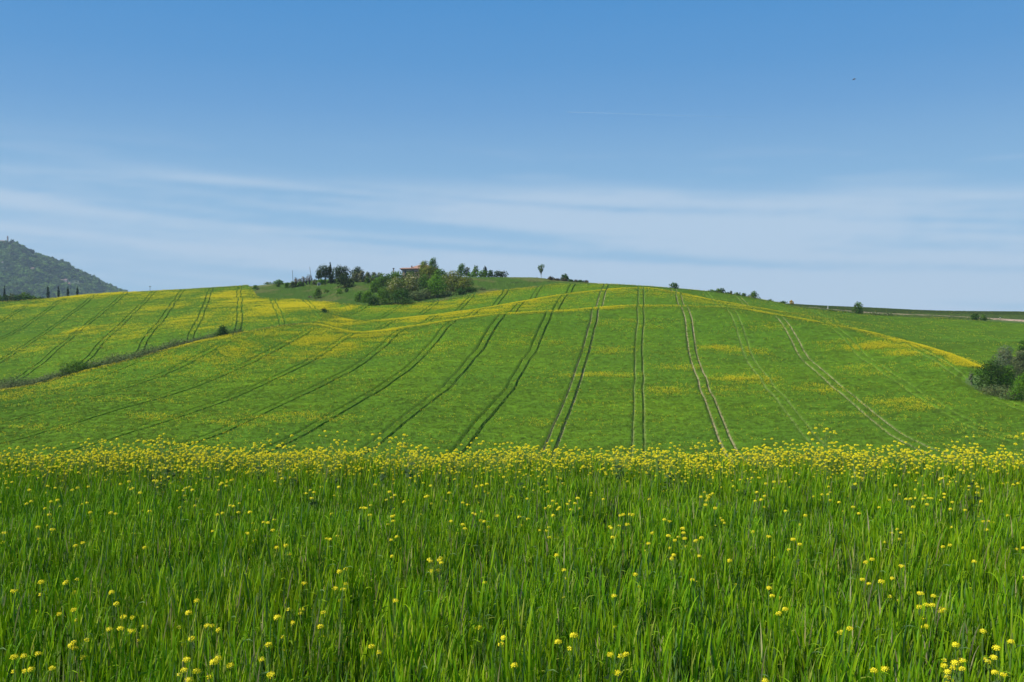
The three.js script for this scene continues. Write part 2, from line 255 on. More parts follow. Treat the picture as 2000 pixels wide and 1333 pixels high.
for (const p of [[60, 601, 90, 6, .9], [150, 585, 70, 6, 1], [180, 650, 80, 8, .4], [155, 648, 15, 5, 1.3], [90, 680, 70, 10, .25], [60, 620, 60, 5, .4], [30, 700, 40, 10, .3], [330, 600, 60, 20, .3], [250, 662, 50, 8, .9], [290, 650, 60, 8, .45], [360, 640, 40, 8, .65], [385, 620, 50, 20, .55], [440, 583, 50, 10, 1], [470, 592, 45, 15, .9], [540, 602, 70, 12, 1.2], [600, 601, 60, 8, 1.3], [650, 606, 50, 8, .7], [420, 640, 40, 8, .7], [500, 620, 60, 12, .7], [540, 630, 60, 6, .5], [210, 578, 50, 4, 1], [300, 580, 70, 8, .45]]) patch(...p);
band([[660, 0, .3], [740, 0, .7], [830, 0, 1], [1000, 0, 1.1], [1100, 0, .9], [1180, 0, .7], [1260, 0, .45], [1330, 0, .5], [1400, 0, .4], [1450, 0, .35], [1560, 0, .3], [1640, 0, .15]], 11, 1.1, 11, -7);
band([[560, 0, .15], [650, 0, .35], [760, 0, .6], [900, 0, .6], [1000, 0, .7], [1100, 0, .65], [1250, 0, .6], [1320, 0, .5], [1400, 0, .4], [1560, 0, .35], [1690, 0, .8], [1770, 0, 1.4], [1850, 0, 1.6], [1905, 0, 1.4]], 4.2, 1.0, 9, -2.5);
band([[740, 613, .6], [800, 608, .9], [880, 597, .9], [950, 581, .8], [1050, 566, .6], [1150, 559, .5]], 9, .9);
band([[0, 0, .7], [100, 0, .6], [220, 0, .7], [350, 0, .7], [430, 0, .6], [500, 0, .5], [600, 0, .3]], 12, .85, 9, -7);
band([[300, 728, .4], [400, 714, .9], [450, 704, .9], [550, 692, .5], [650, 673, .8], [720, 658, .8]], 12, 1.2);
patch(450, 690, 190, 18, .3); patch(600, 662, 150, 16, .42); patch(760, 668, 90, 9, .5); patch(560, 705, 120, 8, .3); patch(370, 712, 60, 7, .4);
band([[690, 650, .7], [800, 655, .3], [860, 660, .2]], 13, .65);
band([[500, 655, .5], [600, 642, .8], [700, 640, .6], [800, 640, .5]], 12, .6);
band([[850, 630, .3], [950, 612, .5], [1050, 600, .4], [1150, 592, .2]], 9, .6);
band([[1725, 652, .3], [1800, 668, .4], [1910, 692, .5]], 3, .5, 10, 10);
const mustardLeaf = new THREE.MeshPhysicalMaterial({ roughness: .8, transmission: .25, thickness: 0, side: THREE.DoubleSide, vertexColors: true, specularIntensity: .3 }); mustardLeaf.color.setRGB(1, 1, 1);
{
  const speck = (seed) => { const R = rng(seed), s = new Soup(); for (let k = 0; k < 4; k++) { const a = R() * 6.28, r = .18 * Math.sqrt(R()), p = [r * Math.cos(a), .3 * R(), r * Math.sin(a)]; for (let j = 0; j < 4; j++) leaf(s, [p[0] + .03 * (R() - .5), p[1] + .03 * R(), p[2] + .03 * (R() - .5)], norm([R() - .5, .9, R() - .5]), .085, R, [.95, .95, 1]); } return s.geo(); };
  const segDist = (x, d, a, b) => { const vx = b[0] - a[0], vd = b[1] - a[1], t = clamp(((x - a[0]) * vx + (d - a[1]) * vd) / (vx * vx + vd * vd || 1)); return [Math.hypot(x - a[0] - vx * t, d - a[1] - vd * t), lerp(a[2], b[2], t)]; };
  const cover = (f, seed, base, label) => {
    const R = rng(seed), lists = [[], [], []];
    for (let d = f.d0 + 20; d < f.d1; d += 1) for (let k = 0, n = Math.floor((f.vmax - f.vmin) * 24); k < n; k++) {
      const dd = d + R(), v = lerp(f.vmin, f.vmax, R()), x = f.dir * dd + v + swerve(v, dd), X = CX + F * x / dd, u = R(), a = R(), b = R(), c = R();
      if (X < -30 || X > 2030) continue;
      const clump = fbm(x / 6 + 70, dd / 3, 4), big = fbm(x / 26, dd / 15 + 40, 3);
      let p = base * step01(.42, .7, clump) * (.3 + 1.5 * big);
      let q = 0;
      for (const e of patches) { const r = Math.hypot((x - e.x) / e.rx, (dd - e.d) / e.rd); if (r < 1.6) q = Math.max(q, e.dens * step01(1.6, .35, r)); }
      for (const e of bands) for (let j = 0; j < e.pts.length - 1; j++) { if (Math.abs(dd - (e.pts[j][1] + e.pts[j + 1][1]) / 2) > 45) continue; const [r, kk] = segDist(x, dd, e.pts[j], e.pts[j + 1]); if (r < e.width * 1.8) q = Math.max(q, e.dens * kk * (.25 + 1.2 * noise(x / 9, dd / 30)) * step01(e.width * 1.8, e.width * .4, r)); }
      p += q * 1.25 * (.24 + .95 * step01(.36, .68, clump)) * (.5 + .95 * step01(.3, .7, big));
      if (u > p * .55 || f.edge(x, dd) < .6 || toLine(f, v) < .3) continue;
      const g = .85 + .25 * c; lists[Math.floor(a * 2.999)].push([x, ground(x, dd) + f.rise - .04 + .18 * b, -dd, a * 60, .8 + .6 * b, .8 + .7 * c, .88 * g, .77 * g, .018]);
    }
    const o = thing('mustard_flowers', [0, 0, 0], label, 'flowers', null, 'stuff');
    lists.forEach((l, k) => scatter('blossoms', speck(seed + k), mustardLeaf, l, o));
    console.log(label, lists.map((l) => l.length).join());
  };
  cover(fields.main, 31, .045, 'yellow mustard flowering in drifts over the main hill');
  cover(fields.left, 32, .1, 'yellow mustard flowering in drifts over the left slope');
}
// ------------------------------------------------------------------ trees and shrubs: trunk and limbs, crown of leaf sprays
const bark = std(.11, .085, .06, .95), paleBark = std(.24, .21, .17, .95);
const TONE = {
  dark: [0.044, 0.105, 0.012], mid: [0.085, 0.175, 0.014], fresh: [0.105, 0.235, 0.012], olive: [0.125, 0.155, 0.065], silver: [0.155, 0.18, 0.1], acacia: [0.15, 0.19, 0.028], pine: [0.036, 0.064, 0.015], cypress: [0.024, 0.046, 0.018],
  purple: [0.10, 0.09, 0.05], twig: [0.17, 0.15, 0.11], bramble: [0.12, 0.165, 0.055], lime: [0.09, 0.155, 0.03], gold: [.42, .27, .02],
};
const leafMats = {};
for (const k in TONE) leafMats[k] = leafMat(...TONE[k], k === 'twig' ? 0 : .3);
const blossomMat = leafMat(.52, .48, .30, .3);
function crown(seed, lobes, n, size, o = {}) {
  const R = rng(seed), s = new Soup(), vol = lobes.map((l) => Math.pow(l[3] * l[4] * l[5], .67)), sum = vol.reduce((a, b) => a + b, 0), tint = lobes.map(() => [.8 + .45 * R(), .85 + .3 * R()]);
  lobes.forEach((l, j) => {
    const m = Math.ceil(n * vol[j] / sum);
    for (let k = 0; k < m; k++) {
      const u = ball(R), r = o.fill ? .25 + .75 * Math.pow(R(), .5) : .62 + .40 * Math.sqrt(R()), bump = 1 + .16 * Math.sin(u[0] * 5 + j) * Math.sin(u[1] * 6 + j * 2) + .12 * Math.sin(u[2] * 9 + j);
      const p = [l[0] + u[0] * l[3] * r * bump, l[1] + u[1] * l[4] * r * bump, l[2] + u[2] * l[5] * r * bump];
      if (p[1] < (o.low ?? .05)) continue;
      const t = tint[j][0] * (.72 + .5 * R()), c = [t * tint[j][1] * (.9 + .25 * R()), t, t * .95];
      leaf(s, p, norm([u[0], u[1] * 1.1 + .15, u[2]]), size, R, c, o.aspect ?? 1);
    }
  });
  return s.geo();
}
let treeSeed = 100;
// kind, X, [base height in frame or metres ahead], top height in frame, width in frame units, tone, label, category, options
function tree(kind, X, b, top, w, tone, label, category = 'tree', o = {}) {
  const d = b < 480 && !o.dist ? b : o.dist ?? hit(X, b, o.from ?? 300), seed = treeSeed += 7, R = rng(seed), u = px(d), pos = o.base ?? place(X, d, -.1), h = Math.max(.8, EYE - (top - CY) * u - pos[1]), W = w * u * (kind === 'round' ? 1.26 : 1.16), leafSize = (o.leaf ?? 2.5) * u;
  const name = { cypress: 'cypress_tree', pine: 'umbrella_pine', shrub: 'shrub', poplar: 'upright_tree', olive: 'olive_tree', round: 'broadleaf_tree', bare: 'bare_shrub' }[kind];
  const t = thing(name, pos, label, category, o.group), lobes = [], limbs = [], r = W / 2;
  let low = .05, trunkTop = h * .5;
  if (kind === 'cypress') { for (let k = 0; k < 7; k++) { const f = k / 6, rr = r * (.45 + 1.15 * Math.sin(Math.PI * Math.pow(1 - f * .93, 1.15)) * .62); lobes.push([(R() - .5) * r * .15, h * (.1 + .82 * f), (R() - .5) * r * .15, rr, h * .14, rr]); } limbs.push(taper([0, 0, 0], [0, h * .7, 0], r * .25, r * .1)); }
  else if (kind === 'pine') {
    const flat = o.flat ?? .45, cy = h * (1 - flat * .55), ch = h * flat;
    for (let k = 0; k < 9; k++) { const a = k * 2.4, q = k ? .58 * r * Math.sqrt(R() * .6 + .4) : 0; lobes.push([q * Math.cos(a), cy + ch * (.12 - .35 * (q / r) ** 2), q * Math.sin(a), r * .5, ch * .44, r * .5]); }
    low = cy - ch * .48; trunkTop = cy; limbs.push(taper([0, 0, 0], [r * .06, cy, 0], .035 * h, .022 * h));
    for (let k = 0; k < 6; k++) { const a = k * 1.05 + R(); limbs.push(taper([r * .05, cy * .82, 0], [.6 * r * Math.cos(a), cy + ch * .05, .6 * r * Math.sin(a)], .018 * h, .006 * h, 4)); }
  } else if (kind === 'poplar') {
    for (let k = 0; k < 13; k++) { const a = k * 2.4, s = k ? .12 + .30 * Math.sqrt(R()) : 0, y0 = h * (.24 + .12 * R()), y1 = h * (.72 + .28 * R()), e = [r * 2.3 * s * Math.cos(a), y1, r * 2.3 * s * Math.sin(a)]; limbs.push(taper([0, y0, 0], e, .012 * h, .003 * h, 4)); for (const f of [.5, .72, .93]) lobes.push([e[0] * f, lerp(y0, y1, f), e[2] * f, r * .13, h * .12, r * .13]); }
    limbs.push(taper([0, 0, 0], [0, h * .4, 0], .016 * h, .010 * h));
  } else if (kind === 'bare') {
    for (let k = 0; k < 22; k++) { const a = R() * 6.28, s = R(), m = [r * .35 * s * Math.cos(a), h * .5, r * .35 * s * Math.sin(a)]; limbs.push(taper([m[0] * .2, 0, m[2] * .2], m, .02 * h, .012 * h, 4), taper(m, [m[0] * 2.6 + r * .3 * (R() - .5), h * (.75 + .25 * R()), m[2] * 2.6], .012 * h, .004 * h, 3)); }
    lobes.push([0, h * .62, 0, r * .8, h * .35, r * .8]);
  } else {
    const skirt = o.skirt ?? (kind === 'shrub' ? 0 : kind === 'olive' ? .12 : .14), n = o.lobes ?? (kind === 'shrub' ? 8 : 10), top = o.taper ?? (kind === 'shrub' ? .3 : .42), wide = Math.min(1, .9 * W / (h * (1 - skirt)));
    for (let k = 0; k < n; k++) {
      const f = (k + .5) / n, a = k * 2.4 + R(), y = h * (skirt + (1 - skirt) * (.2 + .62 * f)), spread = r * .62 * (1 - top * Math.pow(f, 1.6)) * (k === n - 1 ? .25 : .6 + .5 * R()), q = r * (.34 + .2 * R()) * (1 - .35 * top * f);
      lobes.push([spread * Math.cos(a), y, spread * Math.sin(a) * .9, q, Math.min(q * 1.05, h * .26) * (.85 + .25 * R()), q]);
    }
    lobes.push([0, h * (skirt + (1 - skirt) * .45), 0, r * .6, h * (1 - skirt) * .42, r * .6], [.1 * r, h - r * .42 * wide, 0, r * .48, r * .44 * wide, r * .48]);
    low = kind === 'shrub' ? .02 : h * skirt; limbs.push(taper([0, 0, 0], [R() * .1 * r, h * .5, 0], Math.max(.05, .03 * h), .018 * h));
    for (let k = 0; k < 5; k++) { const l = lobes[k * 2 % lobes.length]; limbs.push(taper([0, h * (.18 + .06 * k), 0], [l[0] * .8, l[1], l[2] * .8], .014 * h, .005 * h, 4)); }
  }
  const area = w * (h / u), n = Math.round((o.dense ?? 1) * clamp(area * 8.5 / ((o.leaf ?? 2.5) ** 2) * (kind === 'poplar' ? .45 : kind === 'bare' ? .15 : 1), 80, 5200));
  part('trunk', mergeGeometries(limbs), kind === 'poplar' || kind === 'bare' ? paleBark : bark, t);
  part('crown', crown(seed, lobes, n, leafSize, { low, aspect: kind === 'cypress' ? 1.5 : o.aspect, fill: kind === 'poplar' || o.fill }), leafMats[tone], t);
  if (o.blossom) part('blossom', crown(seed + 3, lobes.map((l) => [l[0], l[1], l[2], l[3] * 1.04, l[4] * 1.04, l[5] * 1.04]), n * .25 * o.blossom, leafSize * .8, { low: h * .35 }), blossomMat, t);
  return t;
}
// --- pines, olives and scrub left of the farmhouse
tree('pine', 635, 556.5, 517, 31, 'pine', 'left umbrella pine with bare leaning side branch beside the thin cypress', 'pine tree', { flat: .72 });
tree('round', 622, 556, 527, 11, 'pine', 'small ragged dark pine at the left foot of the pine group', 'pine tree', { skirt: .35 });
tree('cypress', 645, 554, 513.5, 4.5, 'cypress', 'thin cypress tip rising between the two umbrella pines', 'cypress');
tree('pine', 666, 556.5, 518.5, 34, 'pine', 'right umbrella pine, broadest dark dome of the pine group', 'pine tree', { flat: .8 });
tree('shrub', 647, 557, 535, 15, 'cypress', 'narrow dark evergreen standing under the two umbrella pines', 'tree');
tree('round', 671, 565, 534, 34, 'pine', 'low round dark evergreen in front of the right umbrella pine', 'tree', { skirt: .08 });
tree('shrub', 629, 558, 544, 19, 'fresh', 'bright green shrub at the foot of the left umbrella pine', 'shrub');
tree('shrub', 615, 559, 545, 13, 'olive', 'grey green shrub left of the small shed', 'shrub', { dense: .7 });
tree('round', 697, 550, 521.5, 27, 'pine', 'dark round pine behind the grey olive trees', 'pine tree');
tree('olive', 694, 554, 530, 19, 'olive', 'leftmost grey olive tree of the row left of the farmhouse', 'olive tree', { skirt: .05 });
tree('olive', 706, 553.5, 528.5, 18, 'silver', 'second grey olive tree from the left in the row', 'olive tree', { skirt: .05 });
tree('olive', 718, 553, 531, 17, 'olive', 'third grey olive tree from the left, behind the small green shrub', 'olive tree', { skirt: .05 });
tree('shrub', 717, 556, 540, 10, 'mid', 'small green shrub in front of the olive row', 'shrub');
tree('olive', 730, 552.5, 531.5, 17, 'silver', 'fourth grey olive tree from the left in the row', 'olive tree', { skirt: .05 });
tree('olive', 741, 552, 532, 16, 'olive', 'rightmost grey olive tree, next to the green wood edge', 'olive tree', { skirt: .05 });
for (const [X, top, w, label] of [[578, 541.5, 8, 'leftmost bare grey shrub on the scrub skyline'], [585, 543, 9, 'low bare shrub right of the upright pole'], [592, 540, 8, 'taller bare grey shrub midway between the two poles'], [598, 542, 9, 'bare shrub just left of the leaning pole'], [604, 536, 12, 'widest bare grey shrub, behind the leaning pole']]) tree('bare', X, 455, top, w, 'twig', label, 'shrub');
tree('shrub', 544, 558, 547, 30, 'mid', 'rounded dark green thicket on the skyline left of the poles', 'shrub', { lobes: 10 });
tree('shrub', 524, 556, 551, 18, 'bramble', 'low sloping scrub left of the rounded skyline thicket', 'shrub');
tree('shrub', 498, 566.5, 556.5, 12, 'mid', 'dark round bush where the left crop meets the scrub', 'bush');
tree('shrub', 503.5, 568.5, 562.5, 9, 'olive', 'small pale bush at the right foot of the dark round bush', 'bush');
tree('shrub', 543, 562.5, 554.5, 7, 'dark', 'tiny dark bush below the rounded skyline thicket', 'bush');
tree('shrub', 560, 565, 551.5, 13, 'mid', 'left bush of the three joined bushes on the scrub slope', 'bush');
tree('shrub', 572, 564, 549, 16, 'bramble', 'middle brownish bush of the three joined bushes', 'bush');
tree('shrub', 586, 562, 549.5, 15, 'dark', 'right dark bush of the three joined bushes', 'bush');
tree('shrub', 620, 586, 561.5, 20, 'mid', 'young cone shaped tree alone on the scrub slope', 'tree', { taper: .95, lobes: 10 });
tree('shrub', 638, 573, 564.5, 12, 'mid', 'low spreading bush right of the young cone shaped tree', 'bush');
tree('shrub', 663.5, 577, 564, 14, 'fresh', 'loose green bush below the low dark evergreen', 'bush', { dense: .7 });
tree('shrub', 677, 573, 562.5, 8, 'dark', 'small narrow dark bush right of the loose green bush', 'bush');
tree('shrub', 605, 584, 577, 12, 'twig', 'dry brown tangle left of the young cone shaped tree', 'bush', { dense: .5 });
tree('shrub', 633, 614, 601.5, 16, 'dark', 'round dark bush alone in the yellow crop where the hedge ends', 'bush', { from: 250, lobes: 9 });
// --- the wood below and around the farmhouse
tree('shrub', 702, 592, 569, 24, 'mid', 'leftmost shrub of the wood edge', 'shrub', { lobes: 9 });
tree('shrub', 717, 595, 568, 26, 'fresh', 'bright green shrub second from the left of the wood edge', 'shrub', { lobes: 9 });
tree('shrub', 728, 600, 577, 24, 'dark', 'low dark shrub standing forward of the wood edge', 'shrub');
tree('round', 747, 597, 563, 36, 'mid', 'green tree between the forward dark shrub and the flowering acacias', 'tree', { skirt: 0 });
tree('round', 784, 597, 563, 46, 'dark', 'large dark round tree at the front of the wood', 'tree', { skirt: 0, lobes: 12 });
tree('round', 734, 410, 548, 30, 'mid', 'green tree behind the left end of the wood edge', 'tree', { skirt: 0 });
tree('round', 748, 422, 535, 46, 'mid', 'broad green tree behind, left of the flowering acacias', 'tree', { skirt: 0, lobes: 12 });
tree('round', 774, 400, 541, 44, 'acacia', 'left pale flowering acacia below the farmhouse', 'tree', { skirt: 0, blossom: .6, lobes: 12 });
tree('round', 804, 402, 536, 38, 'acacia', 'right pale flowering acacia with most white blossom', 'tree', { skirt: 0, blossom: 1.5, lobes: 12 });
tree('round', 772, 438, 530, 40, 'mid', 'green treetop just below the left corner of the farmhouse', 'tree', { skirt: 0 });
tree('round', 803, 436, 528.5, 30, 'dark', 'dark treetop just under the farmhouse wall', 'tree', { skirt: 0 });
tree('round', 827, 440, 509, 24, 'acacia', 'tall loose tree touching the right side of the roof', 'tree', { skirt: .05, dense: 1, lobes: 14, taper: .6 });
tree('round', 845, 438, 502.5, 25, 'mid', 'tallest tree of the wood, right of the farmhouse', 'tree', { skirt: .1, dense: .8, lobes: 14, taper: .7 });
tree('round', 837, 432, 519, 32, 'acacia', 'pale tree under the two tall trees by the roof', 'tree', { skirt: 0 });
tree('round', 826, 412, 536, 30, 'mid', 'green tree right of the white blossoming acacia', 'tree', { skirt: 0 });
tree('round', 851, 396, 536, 38, 'fresh', 'round rich green tree in the middle of the wood', 'tree', { skirt: 0, lobes: 12 });
tree('round', 859, 430, 525, 34, 'mid', 'green tree behind the round rich green tree', 'tree', { skirt: 0 });
tree('round', 884, 404, 528, 46, 'acacia', 'large yellowish green tree right of the round rich green tree', 'tree', { skirt: 0, blossom: .3, lobes: 12 });
tree('round', 908, 401, 537, 34, 'acacia', 'rightmost yellowish green tree at the end of the wood', 'tree', { skirt: 0, blossom: .25 });
tree('shrub', 812, 590, 568, 36, 'bramble', 'grey green bramble mound right of the large dark tree', 'bush');
tree('shrub', 832, 586, 564, 34, 'bramble', 'middle bramble mound below the round rich green tree', 'bush');
tree('shrub', 867, 582, 569, 42, 'bramble', 'right bramble mound at the foot of the yellowish trees', 'bush', { lobes: 10 });
tree('shrub', 920, 573, 560, 30, 'dark', 'low dark bush at the right foot of the wood', 'bush');
tree('shrub', 900, 578, 562, 26, 'dark', 'dark bush under the yellowish trees', 'bush');
tree('shrub', 942, 569, 561.5, 18, 'bramble', 'pale low bush on the bank right of the wood', 'bush');
tree('round', 901, 445, 514.5, 21, 'mid', 'taller light tree on the skyline right of the wood', 'tree', { dense: .8 });
tree('round', 912, 447, 521, 14, 'olive', 'greyish tree leaning against the taller light tree', 'tree', { dense: .7 });
tree('round', 929, 447, 518.5, 15, 'mid', 'small round topped tree left of the short cypress', 'tree', { dense: .8 });
tree('shrub', 922, 440, 532, 20, 'fresh', 'light green shrub below the small round topped tree', 'shrub');
tree('shrub', 944, 440, 527.5, 26, 'mid', 'green shrub in front of the short cypress', 'shrub');
tree('cypress', 948, 450, 520.5, 7, 'cypress', 'short thick cypress on the skyline left of the flat pine', 'cypress');
tree('shrub', 958, 441, 527.5, 14, 'dark', 'dark shrub between the short cypress and the flat pine', 'shrub');
tree('pine', 976, 441, 528.5, 30, 'pine', 'flat topped umbrella pine at the right end of the skyline trees', 'pine tree', { flat: .9 });
tree('poplar', 1057, 427, 514.5, 13, 'mid', 'slender upright tree with bare stem alone on the bank', 'tree', { leaf: 1.7 });
tree('bare', 1048.5, 427, 542, 3, 'twig', 'tiny stub beside the slender upright tree', 'shrub');
tree('round', 1103, 424, 534.5, 17, 'dark', 'dark round tree behind the purplish hedge', 'tree', { skirt: .1 });
for (const [X, top, w, tone, label] of [[1076, 540, 15, 'purple', 'leftmost purplish hedge shrub on the bank'], [1088, 543.5, 14, 'purple', 'second purplish hedge shrub, left of the dark round tree'], [1101, 543.5, 16, 'purple', 'hedge shrub directly before the dark round tree'], [1114, 545.5, 12, 'dark', 'green hedge shrub right of the dark round tree'], [1124, 546.5, 11, 'purple', 'third hedge shrub from the right end'], [1134, 547, 12, 'dark', 'second hedge shrub from the right end'], [1145, 547.5, 11, 'purple', 'last low hedge shrub at the right end']]) tree('shrub', X, 421, top, w * 1.15, tone, label, 'shrub', { dense: 1.8, group: 'shrubs of the hedge on the bank' });
for (const [X, top, w, label] of [[1010, 556, 34, 'low bramble strip on the bank left of the slender tree'], [1045, 553, 32, 'low bramble strip on the bank under the slender tree'], [1075, 551, 30, 'low bramble strip at the foot of the purplish hedge']]) tree('shrub', X, 410, top, w, 'bramble', label, 'bush', { lobes: 10 });
// --- along the right skyline
tree('round', 1317, 392, 552.5, 19, 'dark', 'lone dark round tree standing on the hill crest', 'tree', { skirt: .12, lobes: 12 });
tree('shrub', 1353, 393, 571, 4, 'dark', 'tiny bush on the crest right of the lone tree', 'bush');
tree('shrub', 1375, 398, 570, 5, 'dark', 'small sapling on the crest just left of the grove', 'bush');
for (const [X, top, w, tone, label] of [[1391, 565.5, 20, 'mid', 'leftmost tree of the crest grove'], [1403, 564, 16, 'mid', 'second tree from the left of the crest grove'], [1410, 562.5, 14, 'dark', 'highest tree of the crest grove'], [1421, 570.5, 15, 'dark', 'low dark tree in the dip of the crest grove'], [1428, 567.5, 7, 'olive', 'thin grey tree poking from the crest grove'], [1440, 571, 20, 'mid', 'middle tree of the crest grove'], [1453, 572, 12, 'dark', 'dark narrow tree right of the grove middle'], [1463, 577, 9, 'olive', 'small grey tree left of the last grove tree'], [1472, 568.5, 20, 'mid', 'rightmost tree of the crest grove, tapering to its top']]) tree('round', X, 408, top, w, tone, label, 'tree', { skirt: 0, taper: X > 1470 ? .9 : .5 });
tree('shrub', 1504, 412, 585, 13, 'dark', 'leftmost dark bush right of the crest grove', 'bush');
tree('shrub', 1517, 413, 589.5, 14, 'olive', 'grey bush second in the row right of the grove', 'bush');
tree('shrub', 1530, 414, 588, 18, 'dark', 'wide dark bush left of the yellow broom', 'bush');
tree('shrub', 1546, 416, 586.5, 10, 'gold', 'bush of yellow broom in flower at the field corner', 'bush');
tree('shrub', 1676, 613, 589.5, 21, 'mid', 'lone grey green tree beside the pale dirt track', 'tree', { lobes: 11 });
tree('shrub', 1676, 385, 604, 16, 'dark', 'dark undergrowth at the foot of the lone track tree', 'bush');
for (const [X, top, w, tone, label] of [[1572, 602, 26, 'bramble', 'low verge bush left end, past the yellow broom'], [1598, 604, 26, 'mid', 'second low verge bush along the dirt track'], [1624, 606, 24, 'dark', 'dark low verge bush left of the lone track tree'], [1650, 608.5, 22, 'mid', 'low verge bush next to the lone track tree'], [1709, 609.5, 22, 'bramble', 'left half of the pale flowering clump right of the track tree'], [1734, 611.5, 24, 'bramble', 'right half of the pale flowering clump right of the track tree']]) tree('shrub', X, 384, top, w, tone, label, 'bush', { blossom: X > 1700 ? .5 : 0 });
tree('shrub', 1905, 627, 612, 20, 'dark', 'rounded dark bush by the track near the right edge', 'bush');
tree('shrub', 1921, 627, 615, 14, 'mid', 'smaller bush joined to the rounded dark bush by the track', 'bush');
// --- wooded corner at the right edge
tree('round', 1936, 192, 702, 66, 'dark', 'large dark bush in the wooded corner at the right edge', 'tree', { skirt: 0, lobes: 14, leaf: 2.8 });
tree('round', 1968, 191, 712, 34, 'mid', 'dark tree standing against the right side of the large dark bush', 'tree', { skirt: 0, leaf: 2.8 });
tree('olive', 1962, 205, 675, 52, 'silver', 'silvery willow behind the large dark bush', 'tree', { skirt: 0, leaf: 2.2, lobes: 13 });
tree('olive', 1993, 200, 684, 42, 'olive', 'brownish grey willow at the right edge', 'tree', { skirt: 0, leaf: 2.2, lobes: 12 });
tree('round', 2000, 214, 665, 34, 'dark', 'dark treetop above the willows at the right edge', 'tree', { skirt: .1, leaf: 2.8 });
tree('round', 2004, 180, 724, 50, 'fresh', 'bright green tree lowest at the right edge', 'tree', { skirt: 0, leaf: 2.8, lobes: 12 });
tree('shrub', 1945, 186, 752, 70, 'bramble', 'low bramble patch before the large dark bush', 'bush', { lobes: 12 });
tree('shrub', 1978, 182, 762, 50, 'bramble', 'bramble patch left of the bright green tree', 'bush', { lobes: 10 });
tree('bare', 1898, 198, 726, 12, 'twig', 'dry grey twigs at the left edge of the wooded corner', 'shrub');
// --- bramble hedge in the gully on the left
tree('shrub', 148, 236, 703.5, 62, 'mid', 'large rounded bush in the bramble hedge on the left', 'bush', { lobes: 14 });
tree('shrub', 189, 240, 711, 24, 'dark', 'smaller dark bush right of the large hedge bush', 'bush');
tree('shrub', 433, 272, 635.5, 25, 'dark', 'compact dark bush near the upper end of the hedge', 'bush', { lobes: 9 });
tree('shrub', 445, 274, 647, 14, 'mid', 'low bush at the right foot of the compact dark bush', 'bush');
tree('shrub', 199, 684, 677, 15, 'bramble', 'weedy patch crossing the wheel tracks on the left slope', 'bush', { dense: .6, from: 240 });
{
  const R = rng(77), s = new Soup(), tuft = (x, d, rad, tall, c) => { for (let k = 0; k < 46; k++) { const u = ball(R), p = [x + u[0] * rad, ground(x, d) + Math.max(.05, Math.abs(u[1]) * tall * (.5 + .5 * R())), -d + u[2] * rad], t = .7 + .5 * R(); leaf(s, p, norm([u[0], Math.abs(u[1]) + .3, u[2]]), .34, R, [c[0] * t, c[1] * t, c[2] * t]); } };
  for (let X = -40; X < 640; X += 2.2) {
    const d0 = knotD[10](X) + 1, wide = 9 * step01(560, 200, X) + 1.2, n = X > 470 ? 1 : X > 380 ? 3 : 5;
    for (let k = 0; k < n; k++) { const d = d0 + (R() - .3) * wide, x = (X + 2 * R() - CX) / F * d, big = fbm(X / 18, k * 3 + 5, 3), tall = (X > 470 ? .9 : 2.0) + 1.8 * step01(.45, .75, big) * step01(520, 420, X); tuft(x, d, (X > 470 ? .6 : .85) + .3 * tall, tall, R() < .35 ? [1.25, 1.05, 1.05] : R() < .5 ? [.62, .78, .6] : [1, 1, 1]); }
  }
  const m = new THREE.Mesh(s.geo(), leafMats.bramble); m.name = 'bramble_hedge'; scene.add(m); tag(m, 'long grey green bramble hedge running up the gully between the two fields', 'hedge');
}
// --- far hedgerow and cypresses at the left edge
for (const [X, top, w, tone, label] of [[-4, 577, 20, 'mid', 'first bush of the far hedgerow at the left edge'], [9, 577, 18, 'dark', 'far hedgerow bush under the leftmost cypress'], [22, 573.5, 20, 'bramble', 'brownish far hedgerow bush right of the leftmost cypress'], [36, 575, 18, 'dark', 'dark bush left of the highest far hedgerow bush'], [48, 571, 24, 'mid', 'highest bush of the far hedgerow'], [62, 577, 20, 'mid', 'bush right of the highest far hedgerow bush'], [75, 579.5, 20, 'mid', 'fourth bush from the right end of the far hedgerow'], [89, 582.5, 16, 'dark', 'far hedgerow bush at the second cypress'], [101, 583, 14, 'dark', 'low far hedgerow bush between second and third cypress'], [112, 583, 12, 'dark', 'last low far hedgerow bush at the third cypress']]) tree('shrub', X, 0, top, w, tone, label, 'bush', { dist: 505, group: 'bushes of the far hedgerow' });
for (const [X, top, w, label] of [[8, 559.5, 3.6, 'leftmost slim cypress, apart from the other four'], [93, 560.5, 4.8, 'second slim cypress, thickest of the four in a row'], [113.5, 560, 3.8, 'third slim cypress from the left before the mountain'], [132, 561.5, 4.2, 'fourth slim cypress from the left before the mountain'], [150.5, 560.5, 3.7, 'rightmost slim cypress before the mountain']]) tree('cypress', X, 0, top, w, 'cypress', label, 'cypress', { dist: 512, leaf: 1.6, group: 'cypresses before the mountain' });

